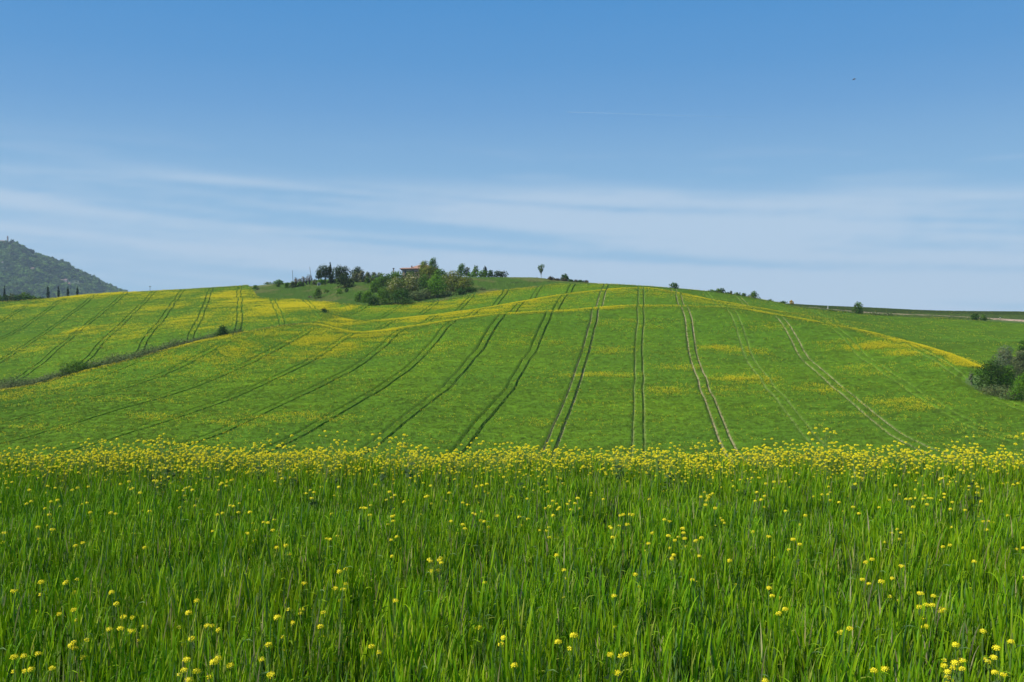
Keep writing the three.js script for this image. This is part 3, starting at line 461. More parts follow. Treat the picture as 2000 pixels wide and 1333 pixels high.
// ------------------------------------------------------------------ meadow grass on the scrub slope, verges, dirt track, far field
{
  const R = rng(91), a = [], b = [];
  for (let k = 0; k < 60000; k++) {
    const X = lerp(470, 1165, R()), d = lerp(372, 470, R()), x = (X - CX) / F * d, t = R(), q = R(), hue = R();
    if (fields.main.edge(x, d) > .3 || fields.left.edge(x, d) > .3) continue;
    const n = fbm(x / 9 + 50, d / 9, 4), w = step01(.5, .7, n) * .7, g = .75 + .5 * t;
    (q < .5 ? a : b).push([x, ground(x, d) - .05, -d, q * 80, .9 + .9 * hue, .7 + 1.0 * t, lerp(.088, .20, w) * g, lerp(.185, .21, w) * g, lerp(.026, .075, w) * g]);
  }
  for (let k = 0; k < 9000; k++) { const X = lerp(1490, 2080, R()), d = lerp(372, 402, R()), x = (X - CX) / F * d, t = R(), q = R(); if (fields.main.edge(x, d) > .2) continue; a.push([x, ground(x, d) - .05, -d, q * 80, 1 + t, .7 + t, .07 * (.7 + q), .12 * (.7 + q), .03]); }
  const o = thing('meadow_grass', [0, 0, 0], 'rough tall grass covering the scrub slope and verges', 'grass', null, 'stuff');
  scatter('grass_tufts', tuftGeo(51, 10, .35, .5, .05), cropLeaf, a, o); scatter('grass_tufts', tuftGeo(52, 12, .4, .55, .05), cropLeaf, b, o);
}
function strip(name, pts, width, lift, mat, label, category) {          // a sheet laid along the land
  const pos = [], uv = [], idx = [], n = 6; let at = 0;
  const P = []; for (let k = 0; k < pts.length - 1; k++) for (let t = 0; t < 1; t += .05) P.push([lerp(pts[k][0], pts[k + 1][0], t), lerp(pts[k][1], pts[k + 1][1], t), lerp(pts[k][2], pts[k + 1][2], t)]);
  P.forEach(([X, d, s], r) => { for (let k = 0; k <= n; k++) { const w = width * s * (k / n - .5) * (1 + .3 * (noise(r * .4, k * 9) - .5)), dd = d + w, x = (X - CX) / F * dd; pos.push(x, ground(x, dd) + lift(k / n) * (.5 + s / 2), -dd); uv.push(x / 5, dd / 5); } });
  for (let r = 0; r < P.length - 1; r++) for (let k = 0; k < n; k++) { const a = r * (n + 1) + k; idx.push(a, a + n + 1, a + n + 2, a, a + n + 2, a + 1); }
  const g = new THREE.BufferGeometry(); g.setAttribute('position', new THREE.Float32BufferAttribute(pos, 3)); g.setAttribute('uv', new THREE.Float32BufferAttribute(uv, 2)); g.setIndex(idx); g.computeVertexNormals();
  const o = new THREE.Mesh(g, mat); o.name = name; scene.add(o); return tag(o, label, category, null, 'structure');
}
const dirtMap = noiseTexture(256, (u, v) => { const a = tileNoise(u * 64, v * 64, 64), b = tileNoise(u * 12, v * 12, 12), g = .55 + .3 * (a - .5) + .4 * (b - .5); return [g, g * .98, g * .94]; }, false);
const dirt = std(.52, .40, .28, 1, { map: dirtMap, side: THREE.DoubleSide });
strip('dirt_track', [1580, 1650, 1720, 1800, 1900, 2010, 2150].map((X, i) => [X, knotD[13](X) + 9, [.15, .3, .38, .34, .36, .42, .4][i]]), 6, (t) => .06 + .9 * Math.sin(Math.PI * t), dirt, 'pale dirt track and its bare bank along the plateau on the right', 'track');
{
  const R = rng(92), a = [], b = [];
  for (let k = 0; k < 26000; k++) { const X = lerp(1540, 2060, R()), d = lerp(408, 450, R()), x = (X - CX) / F * d, t = R(), q = R(), far = step01(1850, 2000, X) * step01(436, 446, d); a.push([x, ground(x, d) - .05, -d, q * 80, 1 + t, .8 + .5 * t, .055 * (.7 + .6 * q), .105 * (.7 + .6 * q), .022]); if (R() < .5 * far + .01) b.push([x, ground(x, d) + .4, -d, q * 80, 1.2, 1, .8, .6, .012]); }
  const o = thing('plateau_crop', [0, 0, 0], 'dark green crop with a little yellow along the plateau behind the dirt track', 'crop', null, 'stuff');
  scatter('leaf_tufts', tuftGeo(53, 10, .4, .6, .05), cropLeaf, a, o);
  const s = new Soup(), Q = rng(5); for (let k = 0; k < 16; k++) leaf(s, [.6 * (Q() - .5), .2 * Q(), .6 * (Q() - .5)], [0, 1, 0], .13, Q, [1, 1, 1]); scatter('blossoms', s.geo(), mustardLeaf, b, o);
}

// ------------------------------------------------------------------ farmhouse, shed, poles, posts
const brickMap = noiseTexture(256, (u, v) => { const r = Math.floor(v * 32), bx = u * 16 + (r % 2) * .5, edge = (bx % 1 < .08 || (v * 32) % 1 < .14) ? 1 : 0, n = hash2(Math.floor(bx) % 16, r), a = tileNoise(u * 90, v * 90, 90), g = edge ? .8 : .6 + .35 * n; return [g + .1 * (a - .5), g * .93 + .1 * (a - .5), g * .88 + .1 * (a - .5)]; }, false);
const tileMap = noiseTexture(256, (u, v) => { const r = Math.abs(((u * 24) % 1) - .5) * 2, n = hash2(Math.floor(u * 24), Math.floor(v * 16)), g = .6 + .35 * n - .12 * r; return [g, g * .93, g * .9]; }, false);
const brick = std(.60, .43, .33, .95, { map: brickMap }), terracotta = std(.50, .30, .21, .9, { map: tileMap, side: THREE.DoubleSide }), darkWood = std(.05, .035, .025, .8), glass = std(.03, .035, .04, .15), stone = std(.36, .31, .26, .95);
function hip(x0, x1, z0, z1, y, rise, left = 1, right = 1) {  // a hipped roof with a little thickness
  const m = (z0 + z1) / 2, run = (z1 - z0) / 2, a = x0 + left * run, b = x1 - right * run, t = .14;
  const P = [[x0, y, z1], [x1, y, z1], [x1, y, z0], [x0, y, z0], [a, y + rise, m], [b, y + rise, m], [x0, y - t, z1], [x1, y - t, z1], [x1, y - t, z0], [x0, y - t, z0]];
  const faces = [[0, 1, 5], [0, 5, 4], [1, 2, 5], [2, 3, 4], [2, 4, 5], [3, 0, 4], [6, 7, 1], [6, 1, 0], [7, 8, 2], [7, 2, 1], [8, 9, 3], [8, 3, 2], [9, 6, 0], [9, 0, 3], [6, 9, 8], [6, 8, 7]], pos = [], uv = [];
  for (const f of faces) for (const k of f) { pos.push(...P[k]); uv.push(P[k][0] / 5, (P[k][2] + P[k][1]) / 5); }
  const g = new THREE.BufferGeometry(); g.setAttribute('position', new THREE.Float32BufferAttribute(pos, 3)); g.setAttribute('uv', new THREE.Float32BufferAttribute(uv, 2)); g.computeVertexNormals(); return g;
}
{
  const d = 452, u = px(d), base = place(782, d), t = thing('farmhouse', base, 'brick farmhouse with red tiled hipped roof half hidden by the trees', 'house');
  const eave = EYE - (525.3 - CY) * u - base[1], L = 70 * u;
  const wallGeo = mergeGeometries([box(L - 1, eave + 1.4, 9, L / 2 + .2, (eave - 1.4) / 2, -5)]); part('wall', wallGeo, brick, t);
  const roof = part('roof', mergeGeometries([hip(-.5, 4.6, -10, -.1, eave + .12, .75, .18, 0), hip(3.2, L + .6, -10.4, -.2, eave + .2, 2.05)]), terracotta, t);
  part('eaves', mergeGeometries([box(L + .6, .16, .12, L / 2 + .1, eave - .06, -.18)]), darkWood, t);
  const ch = part('chimney', mergeGeometries([box(.5, 1.15, .5, 21.5 * u, eave + .75, -1.3), box(.66, .12, .66, 21.5 * u, eave + 1.38, -1.3)]), std(.25, .12, .08, .95), roof);
  for (const X of [9.3, 24, 38, 52]) { const w = part('window', mergeGeometries([box(.9, 1.4, .1, X * u, eave - 1.35, -.48)]), darkWood, t); part('pane', box(.7, 1.2, .03, X * u, eave - 1.35, -.42), glass, w); part('sill', box(1.1, .09, .2, X * u, eave - 2.1, -.4), stone, w); }
  part('downpipe', new THREE.CylinderGeometry(.07, .07, eave, 6).translate(.35, eave / 2, -.42), darkWood, t);
}
{ const d = 462, u = px(d), b = place(768.5, d), h = EYE - (524 - CY) * u - b[1], t = thing('stone_pillar', b, 'small dark chimney like pillar on the skyline left of the farmhouse', 'pillar'); part('shaft', box(.5, h - .4, .5, 0, (h - .4) / 2), stone, t); part('cap', box(.75, .4, .75, 0, h - .2), darkWood, t); }
{ const d = hit(623.5, 559.5, 300), u = px(d), b = place(623.5, d), t = thing('shed', [b[0], b[1] + .1, b[2]], 'small pale grey shed beside the pine trees', 'shed'), m = std(.42, .45, .45, .7); part('wall', box(6.6 * u, 1.35, 1.6, 0, .7), m, t); part('roof', box(7.2 * u, .12, 2, 0, 1.45).rotateX(.06), std(.5, .52, .5, .6), t); part('door', box(.7, .8, .06, -.1, .45, .83), std(.05, .06, .06, .8), t); }
const grey = std(.16, .15, .14, .8);
{ const d = 458, u = px(d), b = place(572.5, d), h = EYE - (528.5 - CY) * u - b[1], t = thing('utility_pole', b, 'thin upright pole on the scrub skyline', 'pole'); part('shaft', taper([0, 0, 0], [-1.7 * u, h, 0], .13, .09), grey, t); part('insulator', box(.5, .08, .08, -1.6 * u, h - .25), grey, t); }
{ const d = 456, u = px(d), b = place(610, d), h = EYE - (521.5 - CY) * u - b[1], t = thing('utility_pole', b, 'thin pole leaning to the left near the pines', 'pole'); part('shaft', taper([0, 0, 0], [-5.6 * u, h, 0], .14, .09), grey, t); part('brace', taper([1.0, 0, 0], [-1.5 * u, h * .35, 0], .08, .08), grey, t); }
{ const d = 500, u = px(d), b = place(292.5, d), h = EYE - (559.5 - CY) * u - b[1], t = thing('utility_pole', b, 'thin mast with short crossarm on the left field skyline', 'pole'); part('shaft', taper([0, 0, 0], [0, h, 0], .11, .09), grey, t); part('crossarm', box(1.0, .26, .12, 0, h - .12), grey, t); for (const s of [-.4, .4]) part('insulator', new THREE.CylinderGeometry(.06, .07, .2, 8).translate(s, h + .1, 0), std(.5, .5, .5, .4), t); }
for (const [X, Y0, Y1, label] of [[1617.5, 603, 598.8, 'white marker post on the plateau left of the lone track tree'], [1954, 627.5, 620.8, 'white marker post by the track near the right edge']]) { const d = knotD[13](X) + 14, u = px(d), b = place(X, d), top = EYE - (Y1 - CY) * u - b[1], t = thing('marker_post', b, label, 'post', 'white marker posts'); part('post', new THREE.CylinderGeometry(.14, .15, top, 8).translate(0, top / 2, 0), std(.75, .75, .72, .6), t); part('cap', new THREE.CylinderGeometry(.05, .17, .14, 8).translate(0, top + .07, 0), std(.6, .6, .6, .6), t); part('band', new THREE.CylinderGeometry(.155, .155, .12, 8).translate(0, top * .8, 0), std(.25, .05, .04, .6), t); }

// ------------------------------------------------------------------ wooded mountain far left
const ridge = pchip([-700, -400, -150, 0, 12, 37, 50, 65, 90, 110, 128, 140, 160, 185, 205, 225, 245, 280, 400], [560, 500, 474, 474.5, 475.5, 480, 486, 493, 503, 509, 514, 523, 532, 545, 556, 564, 572, 584, 620]);
const hillD = (t) => lerp(2300, 3350, t), hillY = (X, t) => lerp(648, ridge(X), Math.pow(t, .93)) ;
const hillH = (X, t) => { const d = hillD(t), y = EYE - (hillY(X, Math.min(t, 1)) - CY) * px(d); return t > 1 ? y - (t - 1) * 500 : y + 16 * (fbm(X / 60, t * 5, 3) - .5) * Math.sin(Math.PI * t); };
{
  const pos = [], col = [], idx = [], nx = 90, nt = 46, cols = [];
  for (let r = 0; r <= nt; r++) for (let k = 0; k <= nx; k++) { const t = r / 40, X = lerp(-700, 400, k / nx), d = hillD(t), n = fbm(X / 20, t * 12, 3); pos.push((X - CX) / F * d, hillH(X, t), -d); col.push(lerp(.05, .10, n), lerp(.085, .14, n), lerp(.03, .05, n)); }
  for (let r = 0; r < nt; r++) for (let k = 0; k < nx; k++) { const a = r * (nx + 1) + k; idx.push(a, a + 1, a + nx + 2, a, a + nx + 2, a + nx + 1); }
  const g = new THREE.BufferGeometry(); g.setAttribute('position', new THREE.Float32BufferAttribute(pos, 3)); g.setAttribute('color', new THREE.Float32BufferAttribute(col, 3)); g.setIndex(idx); g.computeVertexNormals();
  const o = new THREE.Mesh(g, std(1, 1, 1, 1, { vertexColors: true, side: THREE.DoubleSide })); o.name = 'mountain'; scene.add(o); tag(o, 'steep hazy mountain rising at the left edge', 'mountain', null, 'structure');
  const R = rng(61), lists = [[], [], []], open = [[143, 553, 13, 4.5], [133, 559, 7, 4], [122, 550, 10, 4], [62, 527, 5, 3], [150, 559, 10, 2.5], [100, 540, 10, 2.2], [45, 529, 7, 2], [190, 566, 8, 2]];
  for (let k = 0; k < 11000; k++) {
    const X = lerp(-130, 275, R()), t = Math.pow(R(), .9) * 1.03, d = hillD(t), Y = hillY(X, Math.min(1, t)), q = R(), s = R(), hue = R(), c = R();
    if (open.some(([a, b, w, h]) => Math.hypot((X - a) / w, (Y + 3 - b) / h) < 1) && c > .06) continue;
    const size = (4.2 + 4.6 * s * s) * (Y > 575 ? 1.1 : 1), g = .5 + 1.0 * hue, o = step01(.3, .7, fbm(X / 14 + 20, t * 16, 3));
    lists[Math.floor(q * 3)].push([(X - CX) / F * d, hillH(X, t) + size * .25, -d, q * 60, size, size * (.9 + .4 * c), lerp(.045, .125, o) * g, lerp(.09, .205, o) * g, lerp(.024, .04, o) * g]);
  }
  const f = thing('forest', [0, 0, 0], 'dense wood of round treetops covering the mountain', 'forest', null, 'stuff');
  const fm = leafMat(1, 1, 1, .2); lists.forEach((l, k) => scatter('treetops', crown(900 + k, [[0, .2, 0, .8, .7, .8], [.35, .5, .2, .5, .45, .5], [-.4, .35, -.1, .5, .5, .5], [.05, .3, .5, .45, .5, .4]], 110, .42, { low: -.5 }), fm, l, f));
}
const onHill = (X, t, lift = 0) => [(X - CX) / F * hillD(t), hillH(X, t) + lift, -hillD(t)];
const tOf = (X, Y) => { let b = 0; for (let t = 0; t <= 1; t += .004) if (hillY(X, t) >= Y) b = t; return b; };
{
  const m = std(.32, .25, .21, .95), u = px(3350), t = thing('bell_tower', onHill(14.3, .995), 'slim bell tower on the mountain top', 'tower'), h = 15.5 * u;
  part('shaft', box(3.6, h * .74, 3.6, 0, h * .37), m, t); part('belfry', mergeGeometries([...[[-1, -1], [1, -1], [-1, 1], [1, 1]].map(([a, b]) => box(.9, h * .1, .9, a * 1.3, h * .79, b * 1.3)), box(4.1, .7, 4.1, 0, h * .85), box(4.1, .6, 4.1, 0, h * .745)]), m, t); part('spire', new THREE.ConeGeometry(2.5, h * .17, 4).rotateY(Math.PI / 4).translate(0, h * .95, 0), std(.22, .12, .09, .9), t);
  const w = thing('stone_building', onHill(3, .99, 2), 'long low stone building left of the bell tower', 'building'); part('wall', box(24, 7, 9, 0, 3.5), std(.22, .19, .17, .95), w); part('roof', hip(-12.6, 12.6, -5, 5, 7.1, 2), std(.25, .15, .11, .9), w);
}
tree('round', 22, 0, 467.5, 13, 'olive', 'tall pale tree right of the bell tower on the mountain top', 'tree', { dist: 3340, skirt: 0, base: onHill(22, .99, -2) });
tree('round', 32, 0, 471.5, 11, 'mid', 'second round tree right of the bell tower on the mountain top', 'tree', { dist: 3330, skirt: 0, base: onHill(32, .985, -2) });
tree('round', 8.5, 0, 470, 9, 'acacia', 'small light tree at the left foot of the bell tower', 'tree', { dist: 3320, skirt: 0, base: onHill(8.5, .985, -2) });
function hamlet(name, X, Y, w, h, tint, roofTint, label, turn = 0) {
  const t0 = tOf(X, Y), d = hillD(t0), u = px(d), t = thing(name, onHill(X, t0, 0), label, 'house'); t.rotation.y = turn;
  const wm = std(...tint, .95), L = w * u, hh = h * u; part('wall', mergeGeometries([box(L, hh * 1.5, 8, 0, hh * .25), box(L * .4, hh * 1.9, 7, L * .3, hh * .35)]), wm, t);
  part('roof', mergeGeometries([hip(-L * .52, L * .1, -4.5, 4.5, hh + .1, 2), hip(L * .08, L * .53, -4, 4, hh * 1.3 + .1, 2.2)]), std(...roofTint, .9), t);
  for (let k = -2; k <= 2; k++) part('window', box(1.1, 1.6, .2, k * L * .18, hh * .55, k > 0 ? 4.05 : 4.05), darkWood, t);
}
hamlet('mountain_house', 123, 552.5, 17, 4.5, [.42, .33, .29], [.36, .22, .17], 'long pinkish farmhouse low on the mountain above the cypresses');
hamlet('mountain_house', 132.5, 559.5, 8, 4, [.55, .36, .27], [.5, .3, .22], 'small reddish house below the long pinkish farmhouse');
hamlet('mountain_house', 63, 528, 6, 4, [.5, .36, .3], [.36, .2, .15], 'lone pink house halfway up the mountain');
hamlet('mountain_house', 3, 527, 9, 3.5, [.36, .35, .34], [.3, .28, .26], 'grey house halfway up the mountain at the left edge');
hamlet('mountain_house', 2.5, 515, 6, 2.5, [.45, .43, .4], [.4, .36, .32], 'pale house higher up the mountain at the left edge');

// ------------------------------------------------------------------ bird and vapour trail
{
  const d = 62, u = px(d), t = thing('bird', [(1668.5 - CX) * u, EYE - (154.5 - CY) * u, -d], 'small dark bird flying high in the blue sky', 'bird'), m = std(.10, .10, .11, .8);
  part('body', new THREE.SphereGeometry(.04, 10, 8).scale(2.1, 1, 1), m, t);
  for (const s of [-1, 1]) { const g = new THREE.BufferGeometry(); g.setAttribute('position', new THREE.Float32BufferAttribute([-.045, 0, .02 * s, .05, 0, .02 * s, .03, .02 * s * 1.5 - .02, .15 * s, -.05, .02 * s - .03, .14 * s, -.055, .012, .02 * s, -.05, .01, .12 * s], 3)); g.setIndex([0, 1, 2, 0, 2, 3, 4, 2, 1, 4, 5, 2]); g.computeVertexNormals(); part('wing', g, std(.08, .08, .09, .8, { side: THREE.DoubleSide }), t); }
  part('tail', new THREE.ConeGeometry(.035, .09, 6).scale(1, 1, .4).rotateZ(Math.PI / 2).translate(-.11, 0, 0), m, t); t.rotation.set(.2, .5, .45);
}
{
  const d = 9000, u = px(d), pts = [[1108, 219], [1180, 221], [1260, 223.6], [1340, 226], [1410, 228], [1480, 230]], lo = [], mats = [.10, .075, .05, .03, .015];
  const t = thing('contrail_cloud', [0, 0, 0], 'thin white vapour trail crossing the blue sky', 'vapour trail');
  for (let k = 0; k < 5; k++) { const P = ([X, Y]) => [(X - CX) * u, EYE - (Y - CY) * u, -d], m = std(.85, .87, .9, 1, { transparent: true, opacity: mats[k] }); part('vapour', taper(P(pts[k]), P(pts[k + 1]), (.62 + .04 * k) * u, (.66 + .04 * k) * u, 8), m, t); }
}

// ------------------------------------------------------------------ the wheat at our feet
{
  const wheatMat = new THREE.MeshPhysicalMaterial({ roughness: .55, transmission: .5, thickness: 0, side: THREE.DoubleSide, vertexColors: true, specularIntensity: .2 }); wheatMat.color.setRGB(1, 1, 1);
  function plant(s, R, x0, z0) {
    const lean = [.02 + .10 * (R() - .5), (R() - .5) * .12], h = .57 + .15 * R(), tone = R(), C = tone < .11 ? [.19, .33, .09] : tone < .60 ? [.28, .45, .006] : tone < .94 ? [.16, .345, .006] : tone < .988 ? [.40, .47, .06] : [.46, .40, .20];
    const at = (y) => [x0 + lean[0] * y * y * 1.4, y, z0 + lean[1] * y * y * 1.4];
    const stem = [.15, .25, .04]; for (let k = 0; k < 2; k++) { const a = k * 1.57, c = .0022 * Math.cos(a), e = .0022 * Math.sin(a), n = norm([-e, .1, c]), p = at(0), q = at(h); const i = s.v([p[0] - c, 0, p[2] - e], n, stem), j = s.v([p[0] + c, 0, p[2] + e], n, stem), l = s.v([q[0] + c, q[1], q[2] + e], n, stem), m = s.v([q[0] - c, q[1], q[2] - e], n, stem); s.tri(i, j, l); s.tri(i, l, m); }
    for (let k = 0; k < 5; k++) {
      const y0 = h * (.34 + .165 * k), L = .12 + .115 * R(), az = R() * 6.283, w0 = .0043 + .0036 * R(), N = 6, droop = R() < .10 ? 2.4 : .05 + .5 * R(), b = at(y0), g = .8 + .4 * R();
      let el = 1.53 - .19 * R(), p = [b[0], b[1], b[2]], tw = R() * 6.28; const cl = C.map((c) => c * g), ids = [];
      for (let j = 0; j <= N; j++) {
        const t = j / N, dir = [Math.cos(az) * Math.cos(el) + .035, Math.sin(el), Math.sin(az) * Math.cos(el)], w = w0 * Math.min(1, .55 + 1.6 * t) * Math.pow(Math.max(0, 1 - t), .55) + .0002;
        let side = norm(cross(dir, [Math.cos(tw + t * .9), .25, Math.sin(tw + t * .9)])); const n = norm(cross(side, dir)), up = n[1] < 0 ? [-n[0], -n[1], -n[2]] : n;
        ids.push([s.v([p[0] - side[0] * w, p[1] - side[1] * w, p[2] - side[2] * w], n, cl), s.v([p[0] + side[0] * w, p[1] + side[1] * w, p[2] + side[2] * w], n, cl)]);
        const st = L / N; p = [p[0] + dir[0] * st, p[1] + dir[1] * st, p[2] + dir[2] * st]; el -= droop * st / L * (t > .4 ? 1.5 : .4);
      }
      for (let j = 0; j < N; j++) { const [a, c] = ids[j], [e, f] = ids[j + 1]; s.tri(a, c, f); s.tri(a, f, e); }
    }
  }
  const V = 14, protos = [], lists = []; for (let v = 0; v < V; v++) { const R = rng(400 + v), s = new Soup(); for (let k = 0; k < 15; k++) plant(s, R, .22 * (R() - .5), .22 * (R() - .5)); protos.push(s.geo()); lists.push([]); }
  const R = rng(333);
  for (let d = 3.2; d < 15.6; d += .25) {
    const half = .56 * d + 1.2, n = Math.round(2 * half * .25 * (d < 7 ? 37 : d < 11 ? 36 : 34));
    for (let k = 0; k < n; k++) {
      const dd = d + .25 * R(), x = lerp(-half, half, R()), v = Math.floor(R() * V * .9999), a = R(), b = R(), c = R(), patch = fbm(x / 1.6 + 20, dd / 1.6, 3), blue = noise(x / .7, dd / .9 + 40), g = .82 + .36 * a;
      lists[v].push([x, ground(x, dd) - .01, -dd, (b - .5) * 1.2, .95 + .15 * c, .98 + .22 * (patch - .5) + .14 * (c - .5), g * lerp(.85, 1.15, patch), g, g * lerp(.7, 1.3, blue)]);
    }
  }
  const o = thing('wheat', [0, 0, 0], 'dense young green wheat filling the foreground', 'wheat', null, 'stuff');
  lists.forEach((l, v) => scatter('wheat_plants', protos[v], wheatMat, l, o));
}
// --- wild mustard in the foreground
{
  const petal = new THREE.MeshPhysicalMaterial({ roughness: .6, transmission: .3, thickness: 0, side: THREE.DoubleSide, specularIntensity: .3 }); petal.color.setRGB(.90, .79, .02);
  const green = std(.12, .21, .035, .8), bud = std(.35, .36, .05, .7);
  function headGeo(seed, n, rad) {                            // a dome of four-petalled florets
    const R = rng(seed), s = new Soup(), c = [1, 1, 1];
    for (let k = 0; k < n; k++) {
      const y = 1 - (k + .5) / n * 1.15, a = k * 2.4, q = Math.sqrt(Math.max(0, 1 - y * y)), u = norm([q * Math.cos(a) + .2 * (R() - .5), y + .1, q * Math.sin(a) + .2 * (R() - .5)]), rr = rad * (.75 + .5 * R()), p = [u[0] * rr, u[1] * rr * .6 + .004 * (R() - .5), u[2] * rr], t = norm(cross(u, ball(R))), b = cross(u, t), L = .0072 + .002 * R();
      for (let j = 0; j < 4; j++) {
        const A = j * 1.571 + .2 * (R() - .5), e = [0, 1, 2].map((i) => t[i] * Math.cos(A) + b[i] * Math.sin(A)), f = [0, 1, 2].map((i) => -t[i] * Math.sin(A) + b[i] * Math.cos(A)), cup = .25 + .3 * R(), P = (l, w, h) => [0, 1, 2].map((i) => p[i] + e[i] * l * L + f[i] * w * L + u[i] * h * L), N = norm([u[0] + e[0] * -.2, u[1], u[2] - e[2] * .2]);
        const i0 = s.v(P(.08, 0, 0), N, c), i1 = s.v(P(.75, -.42, cup * .6), N, c), i2 = s.v(P(1.1, 0, cup), N, c), i3 = s.v(P(.75, .42, cup * .6), N, c); s.tri(i0, i1, i2); s.tri(i0, i2, i3);
      }
    }
    return s.geo();
  }
  const heads = [headGeo(1, 13, .0115), headGeo(2, 17, .0135), headGeo(3, 9, .0095), headGeo(4, 6, .0075)];
  const budGeo = mergeGeometries([...Array(7)].map((_, k) => new THREE.IcosahedronGeometry(.0028, 0).scale(1, 1.5, 1).translate(.005 * Math.cos(k * 2.4) * Math.sqrt(k / 7), .0085 - .0006 * k, .005 * Math.sin(k * 2.4) * Math.sqrt(k / 7))));
  const stemGeo = (pts, r) => { const g = []; for (let k = 0; k < pts.length - 1; k++) g.push(taper(pts[k], pts[k + 1], r * (1 - .15 * k), r * (1 - .15 * (k + 1)), 5)); return mergeGeometries(g); };
  // one plant: main stem, side branches each ending in a head; heads listed as [x, y, z, which, scale]
  function design(seed, h, branches, spread) {
    const R = rng(seed), out = { stems: [], heads: [], leaves: new Soup() }, main = [[0, 0, 0], [.02 * (R() - .5), h * .5, .02 * (R() - .5)], [spread * .5 * (R() - .3), h, spread * .4 * (R() - .5)]];
    out.stems.push(stemGeo(main, .0034)); out.heads.push([...main[2], R() < .6 ? 1 : 0, .95 + .25 * R()]);
    for (let k = 0; k < branches; k++) {
      const y = h * (.55 + .3 * R()), a = R() * 6.28, L = spread * (.5 + .7 * R()), top = Math.min(h * 1.02, y + .06 + .22 * R() * h), e = [L * Math.cos(a), top, L * Math.sin(a)], m = [e[0] * .45, lerp(y, top, .4), e[2] * .45];
      out.stems.push(stemGeo([[0, y, 0], m, e], .0019)); out.heads.push([...e, Math.floor(R() * 3.99), .75 + .45 * R()]);
      for (let j = 0; j < 4; j++) { const f = .4 + .12 * j, q = [lerp(m[0], e[0], f), lerp(m[1], e[1], f), lerp(m[2], e[2], f)], b = R() * 6.28; out.stems.push(taper(q, [q[0] + .022 * Math.cos(b), q[1] + .018, q[2] + .022 * Math.sin(b)], .0009, .0012, 3)); }
      leaf(out.leaves, [m[0] * .6, lerp(y, m[1], .5), m[2] * .6], norm([e[0], .05, e[2]]), .05, R, [1, 1, 1], 2.2);
    }
    out.stem = mergeGeometries(out.stems); out.leaf = out.leaves.geo(); return out;
  }
  const leafM = leafMat(.09, .15, .05, .35, .7);
  const nearKinds = [[1, .80, 1, .05], [2, .82, 1, .06], [3, .79, 0, .03], [4, .83, 3, .07], [5, .81, 2, .05], [6, .85, 5, .08]].map((a) => design(...a)), bandKinds = [[11, 1.0, 7, .13], [12, 1.08, 9, .16], [13, .95, 6, .12], [14, 1.14, 10, .17], [15, .9, 6, .11], [16, 1.04, 8, .14]].map((a) => design(...a));
  const make = (k, label, group) => { const t = thing('mustard_plant', [0, 0, 0], label, 'flower', group); part('stem', k.stem, green, t); if (k.leaf.index.count) part('leaf', k.leaf, leafM, t); for (const [x, y, z, w, s] of k.heads) { const f = part('flower_head', heads[w], petal, t); f.position.set(x, y, z); f.scale.setScalar(s); part('bud', budGeo, bud, f); } return t; };
  const groupNear = 'mustard plants scattered in the wheat', groupBand = 'mustard plants of the flowering strip', side = (x, d) => { const X = CX + F * x / d; return X < 400 ? 'far left' : X < 800 ? 'left of centre' : X < 1200 ? 'in the centre' : X < 1600 ? 'right of centre' : 'far right'; };
  const headsOf = ['two', 'a pair of', 'a single', 'four', 'three', 'six'];
  const labelNear = (k, x, d) => `mustard plant with ${headsOf[k]} yellow flower head${k === 2 ? '' : 's'}, ${d < 6 ? 'nearest rows' : d < 8.3 ? 'middle rows' : 'back rows'} of wheat, ${side(x, d)}`, labelBand = (k, x, d) => `${['branching', 'bushy', 'slim', 'tallest kind of', 'low', 'spreading'][k]} many headed yellow mustard plant in the flowering strip, ${side(x, d)}`;
  const protoN = [], protoB = []; let count = 0; const R = rng(555), taken = [];
  const put = (list, kinds, label, group, k, x, d, turn, sc) => { let t = list[k]; if (!t) t = list[k] = make(kinds[k], 'x', group); else { t = t.clone(); t.name = numbered('mustard_plant'); scene.add(t); } t.userData.label = label(k, x, d); t.position.set(x, ground(x, d), -d); t.rotation.set(.10 * (R() - .5), turn, .12 * (R() - .5) - .03); t.scale.setScalar(sc); count++; };
  const depth = (Y) => 1.45 / ((Y - CY) / F - .015);            // where a head at the height of the crop shows at that height of the frame
  const spots = [];
  for (const [X, Y, k] of [[615, 1192, 5], [655, 1157, 3], [645, 1187, 1], [544, 1222, 4], [527, 1250, 1], [430, 1226, 2], [410, 1218, 0], [467, 1272, 4], [433, 1298, 1], [410, 1325, 3], [520, 1285, 1], [553, 1322, 4], [625, 1225, 1], [715, 1266, 0], [675, 1105, 1], [662, 1122, 4], [595, 1128, 1], [762, 1188, 1]]) spots.push([X, Y, k]);
  for (const [X, Y, k] of [[116, 1140, 5], [84, 1146, 4], [28, 1166, 1], [210, 1184, 1], [285, 1206, 4], [240, 1206, 3], [214, 1225, 1], [248, 1243, 0], [368, 1196, 1], [72, 1262, 1], [34, 1276, 4], [14, 1293, 2], [122, 1264, 5], [138, 1266, 1], [116, 1290, 1], [60, 1300, 0], [366, 1265, 1], [376, 1295, 3], [378, 1325, 4]]) spots.push([X, Y, k]);
  for (const [X, Y, k] of [[1742, 1118, 1], [1764, 1116, 1], [1722, 1146, 4], [1692, 1132, 0], [1901, 1112, 1], [1803, 1170, 5], [1810, 1190, 3], [1839, 1193, 0], [1640, 1224, 0], [1923, 1231, 1], [1864, 1258, 4], [1945, 1286, 3], [1972, 1261, 1], [1884, 1294, 1], [1957, 1302, 0], [1838, 1302, 5], [1880, 1320, 3], [1728, 1322, 0]]) spots.push([X, Y, k]);
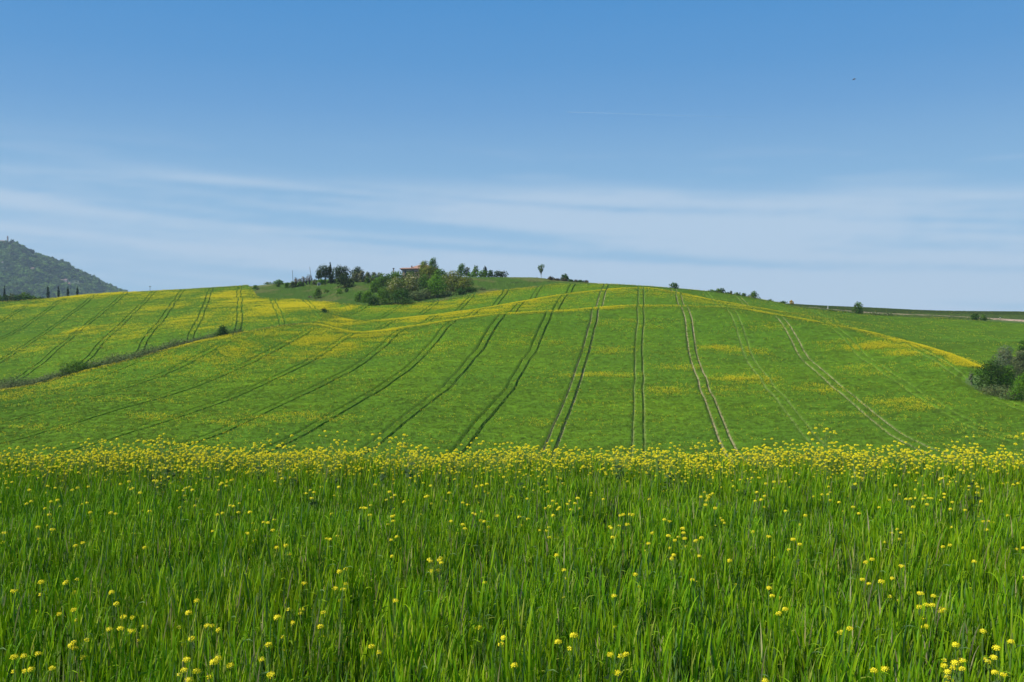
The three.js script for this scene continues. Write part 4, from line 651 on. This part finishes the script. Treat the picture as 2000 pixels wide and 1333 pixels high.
  for (const [X, Y, k] of [[1195, 1276, 5], [1112, 1270, 3], [1030, 1310, 1], [985, 1266, 0], [1105, 1120, 1], [1100, 1098, 1], [1242, 1115, 4], [1300, 1092, 0], [1432, 1108, 1], [1500, 1166, 1], [1520, 1150, 0], [1525, 1198, 0], [870, 1108, 5], [935, 1217, 1], [1500, 1330, 1], [1305, 1045, 4], [1335, 1050, 3], [1270, 1030, 1], [1195, 1040, 4], [780, 1045, 4], [560, 1075, 3], [95, 1000, 4], [285, 1062, 1], [945, 1025, 1], [755, 1052, 1]]) spots.push([X, Y, k]);
  for (const [X, Y, k] of spots) { const d = depth(Y); put(protoN, nearKinds, labelNear, groupNear, k, (X - CX) / F * d, d, R() * 6.28, .94 + .12 * R()); }
  for (let n = 0; n < 4000 && count < 232; n++) { const d = 4.5 + 7.2 * Math.sqrt(R()), x = d * (R() - .5) * 1.08, k = Math.floor(R() * 5.99); if (taken.some(([a, b]) => Math.hypot(a - x, b - d) < .26) || R() > .5 + .5 * step01(6, 10, d)) continue; taken.push([x, d]); put(protoN, nearKinds, labelNear, groupNear, k, x, d, R() * 6.28, .93 + .13 * R()); }
  const rest = bandKinds.map(() => []), bandPlants = [];
  for (let n = 0; n < 2000; n++) {
    const d = 10.4 + 4.9 * Math.pow(R(), .42), x = d * (R() - .5) * 1.14, g = .7 + .6 * fbm(x / 1.3 + 9, d / 2, 3), k = Math.floor(R() * 5.99);
    if (d < 12.3 && R() < .78) continue;
    bandPlants.push([x, d, k, R() * 6.28, (.82 + .28 * (g - .7)) * (.9 + .2 * R()) * (R() < .05 ? 1.15 : .96)]);
  }
  bandPlants.sort((a, b) => a[1] - b[1]);
  for (const [x, d, k, turn, sc] of bandPlants) if (count < 300) put(protoB, bandKinds, labelBand, groupBand, k, x, d, turn, sc); else rest[k].push([x, d, turn, sc]);
  const o = thing('mustard_strip', [0, 0, 0], 'dense strip of yellow mustard flowering along the far edge of the wheat', 'flowers', null, 'stuff'), M = new THREE.Matrix4(), q = new THREE.Quaternion(), e = new THREE.Euler();
  const many = (name, geo, mat, ms) => { const im = new THREE.InstancedMesh(geo, mat, ms.length); ms.forEach((m, i) => im.setMatrixAt(i, m)); im.name = name; im.userData.kind = 'stuff'; o.add(im); };
  const headMs = heads.map(() => []);
  bandKinds.forEach((kd, k) => {
    const base = rest[k].map(([x, d, turn, sc]) => { q.setFromEuler(e.set(.1 * (R() - .5), turn, .12 * (R() - .5) - .03)); return new THREE.Matrix4().compose(new THREE.Vector3(x, ground(x, d), -d), q, new THREE.Vector3(sc, sc, sc)); });
    many('stems', kd.stem, green, base); for (const b of base) for (const [x, y, z, w, s] of kd.heads) headMs[w].push(b.clone().multiply(M.makeScale(s * 1.12, s * 1.12, s * 1.12).setPosition(x, y, z)));
  });
  heads.forEach((g, w) => many('flower_heads', g, petal, headMs[w]));
  console.log('mustard plants', count, 'strip', rest.map((r) => r.length).join());
}
//END
scene.traverse((o) => { if (o.isMesh) { o.castShadow = true; o.receiveShadow = true; } });
renderer.render(scene, camera);
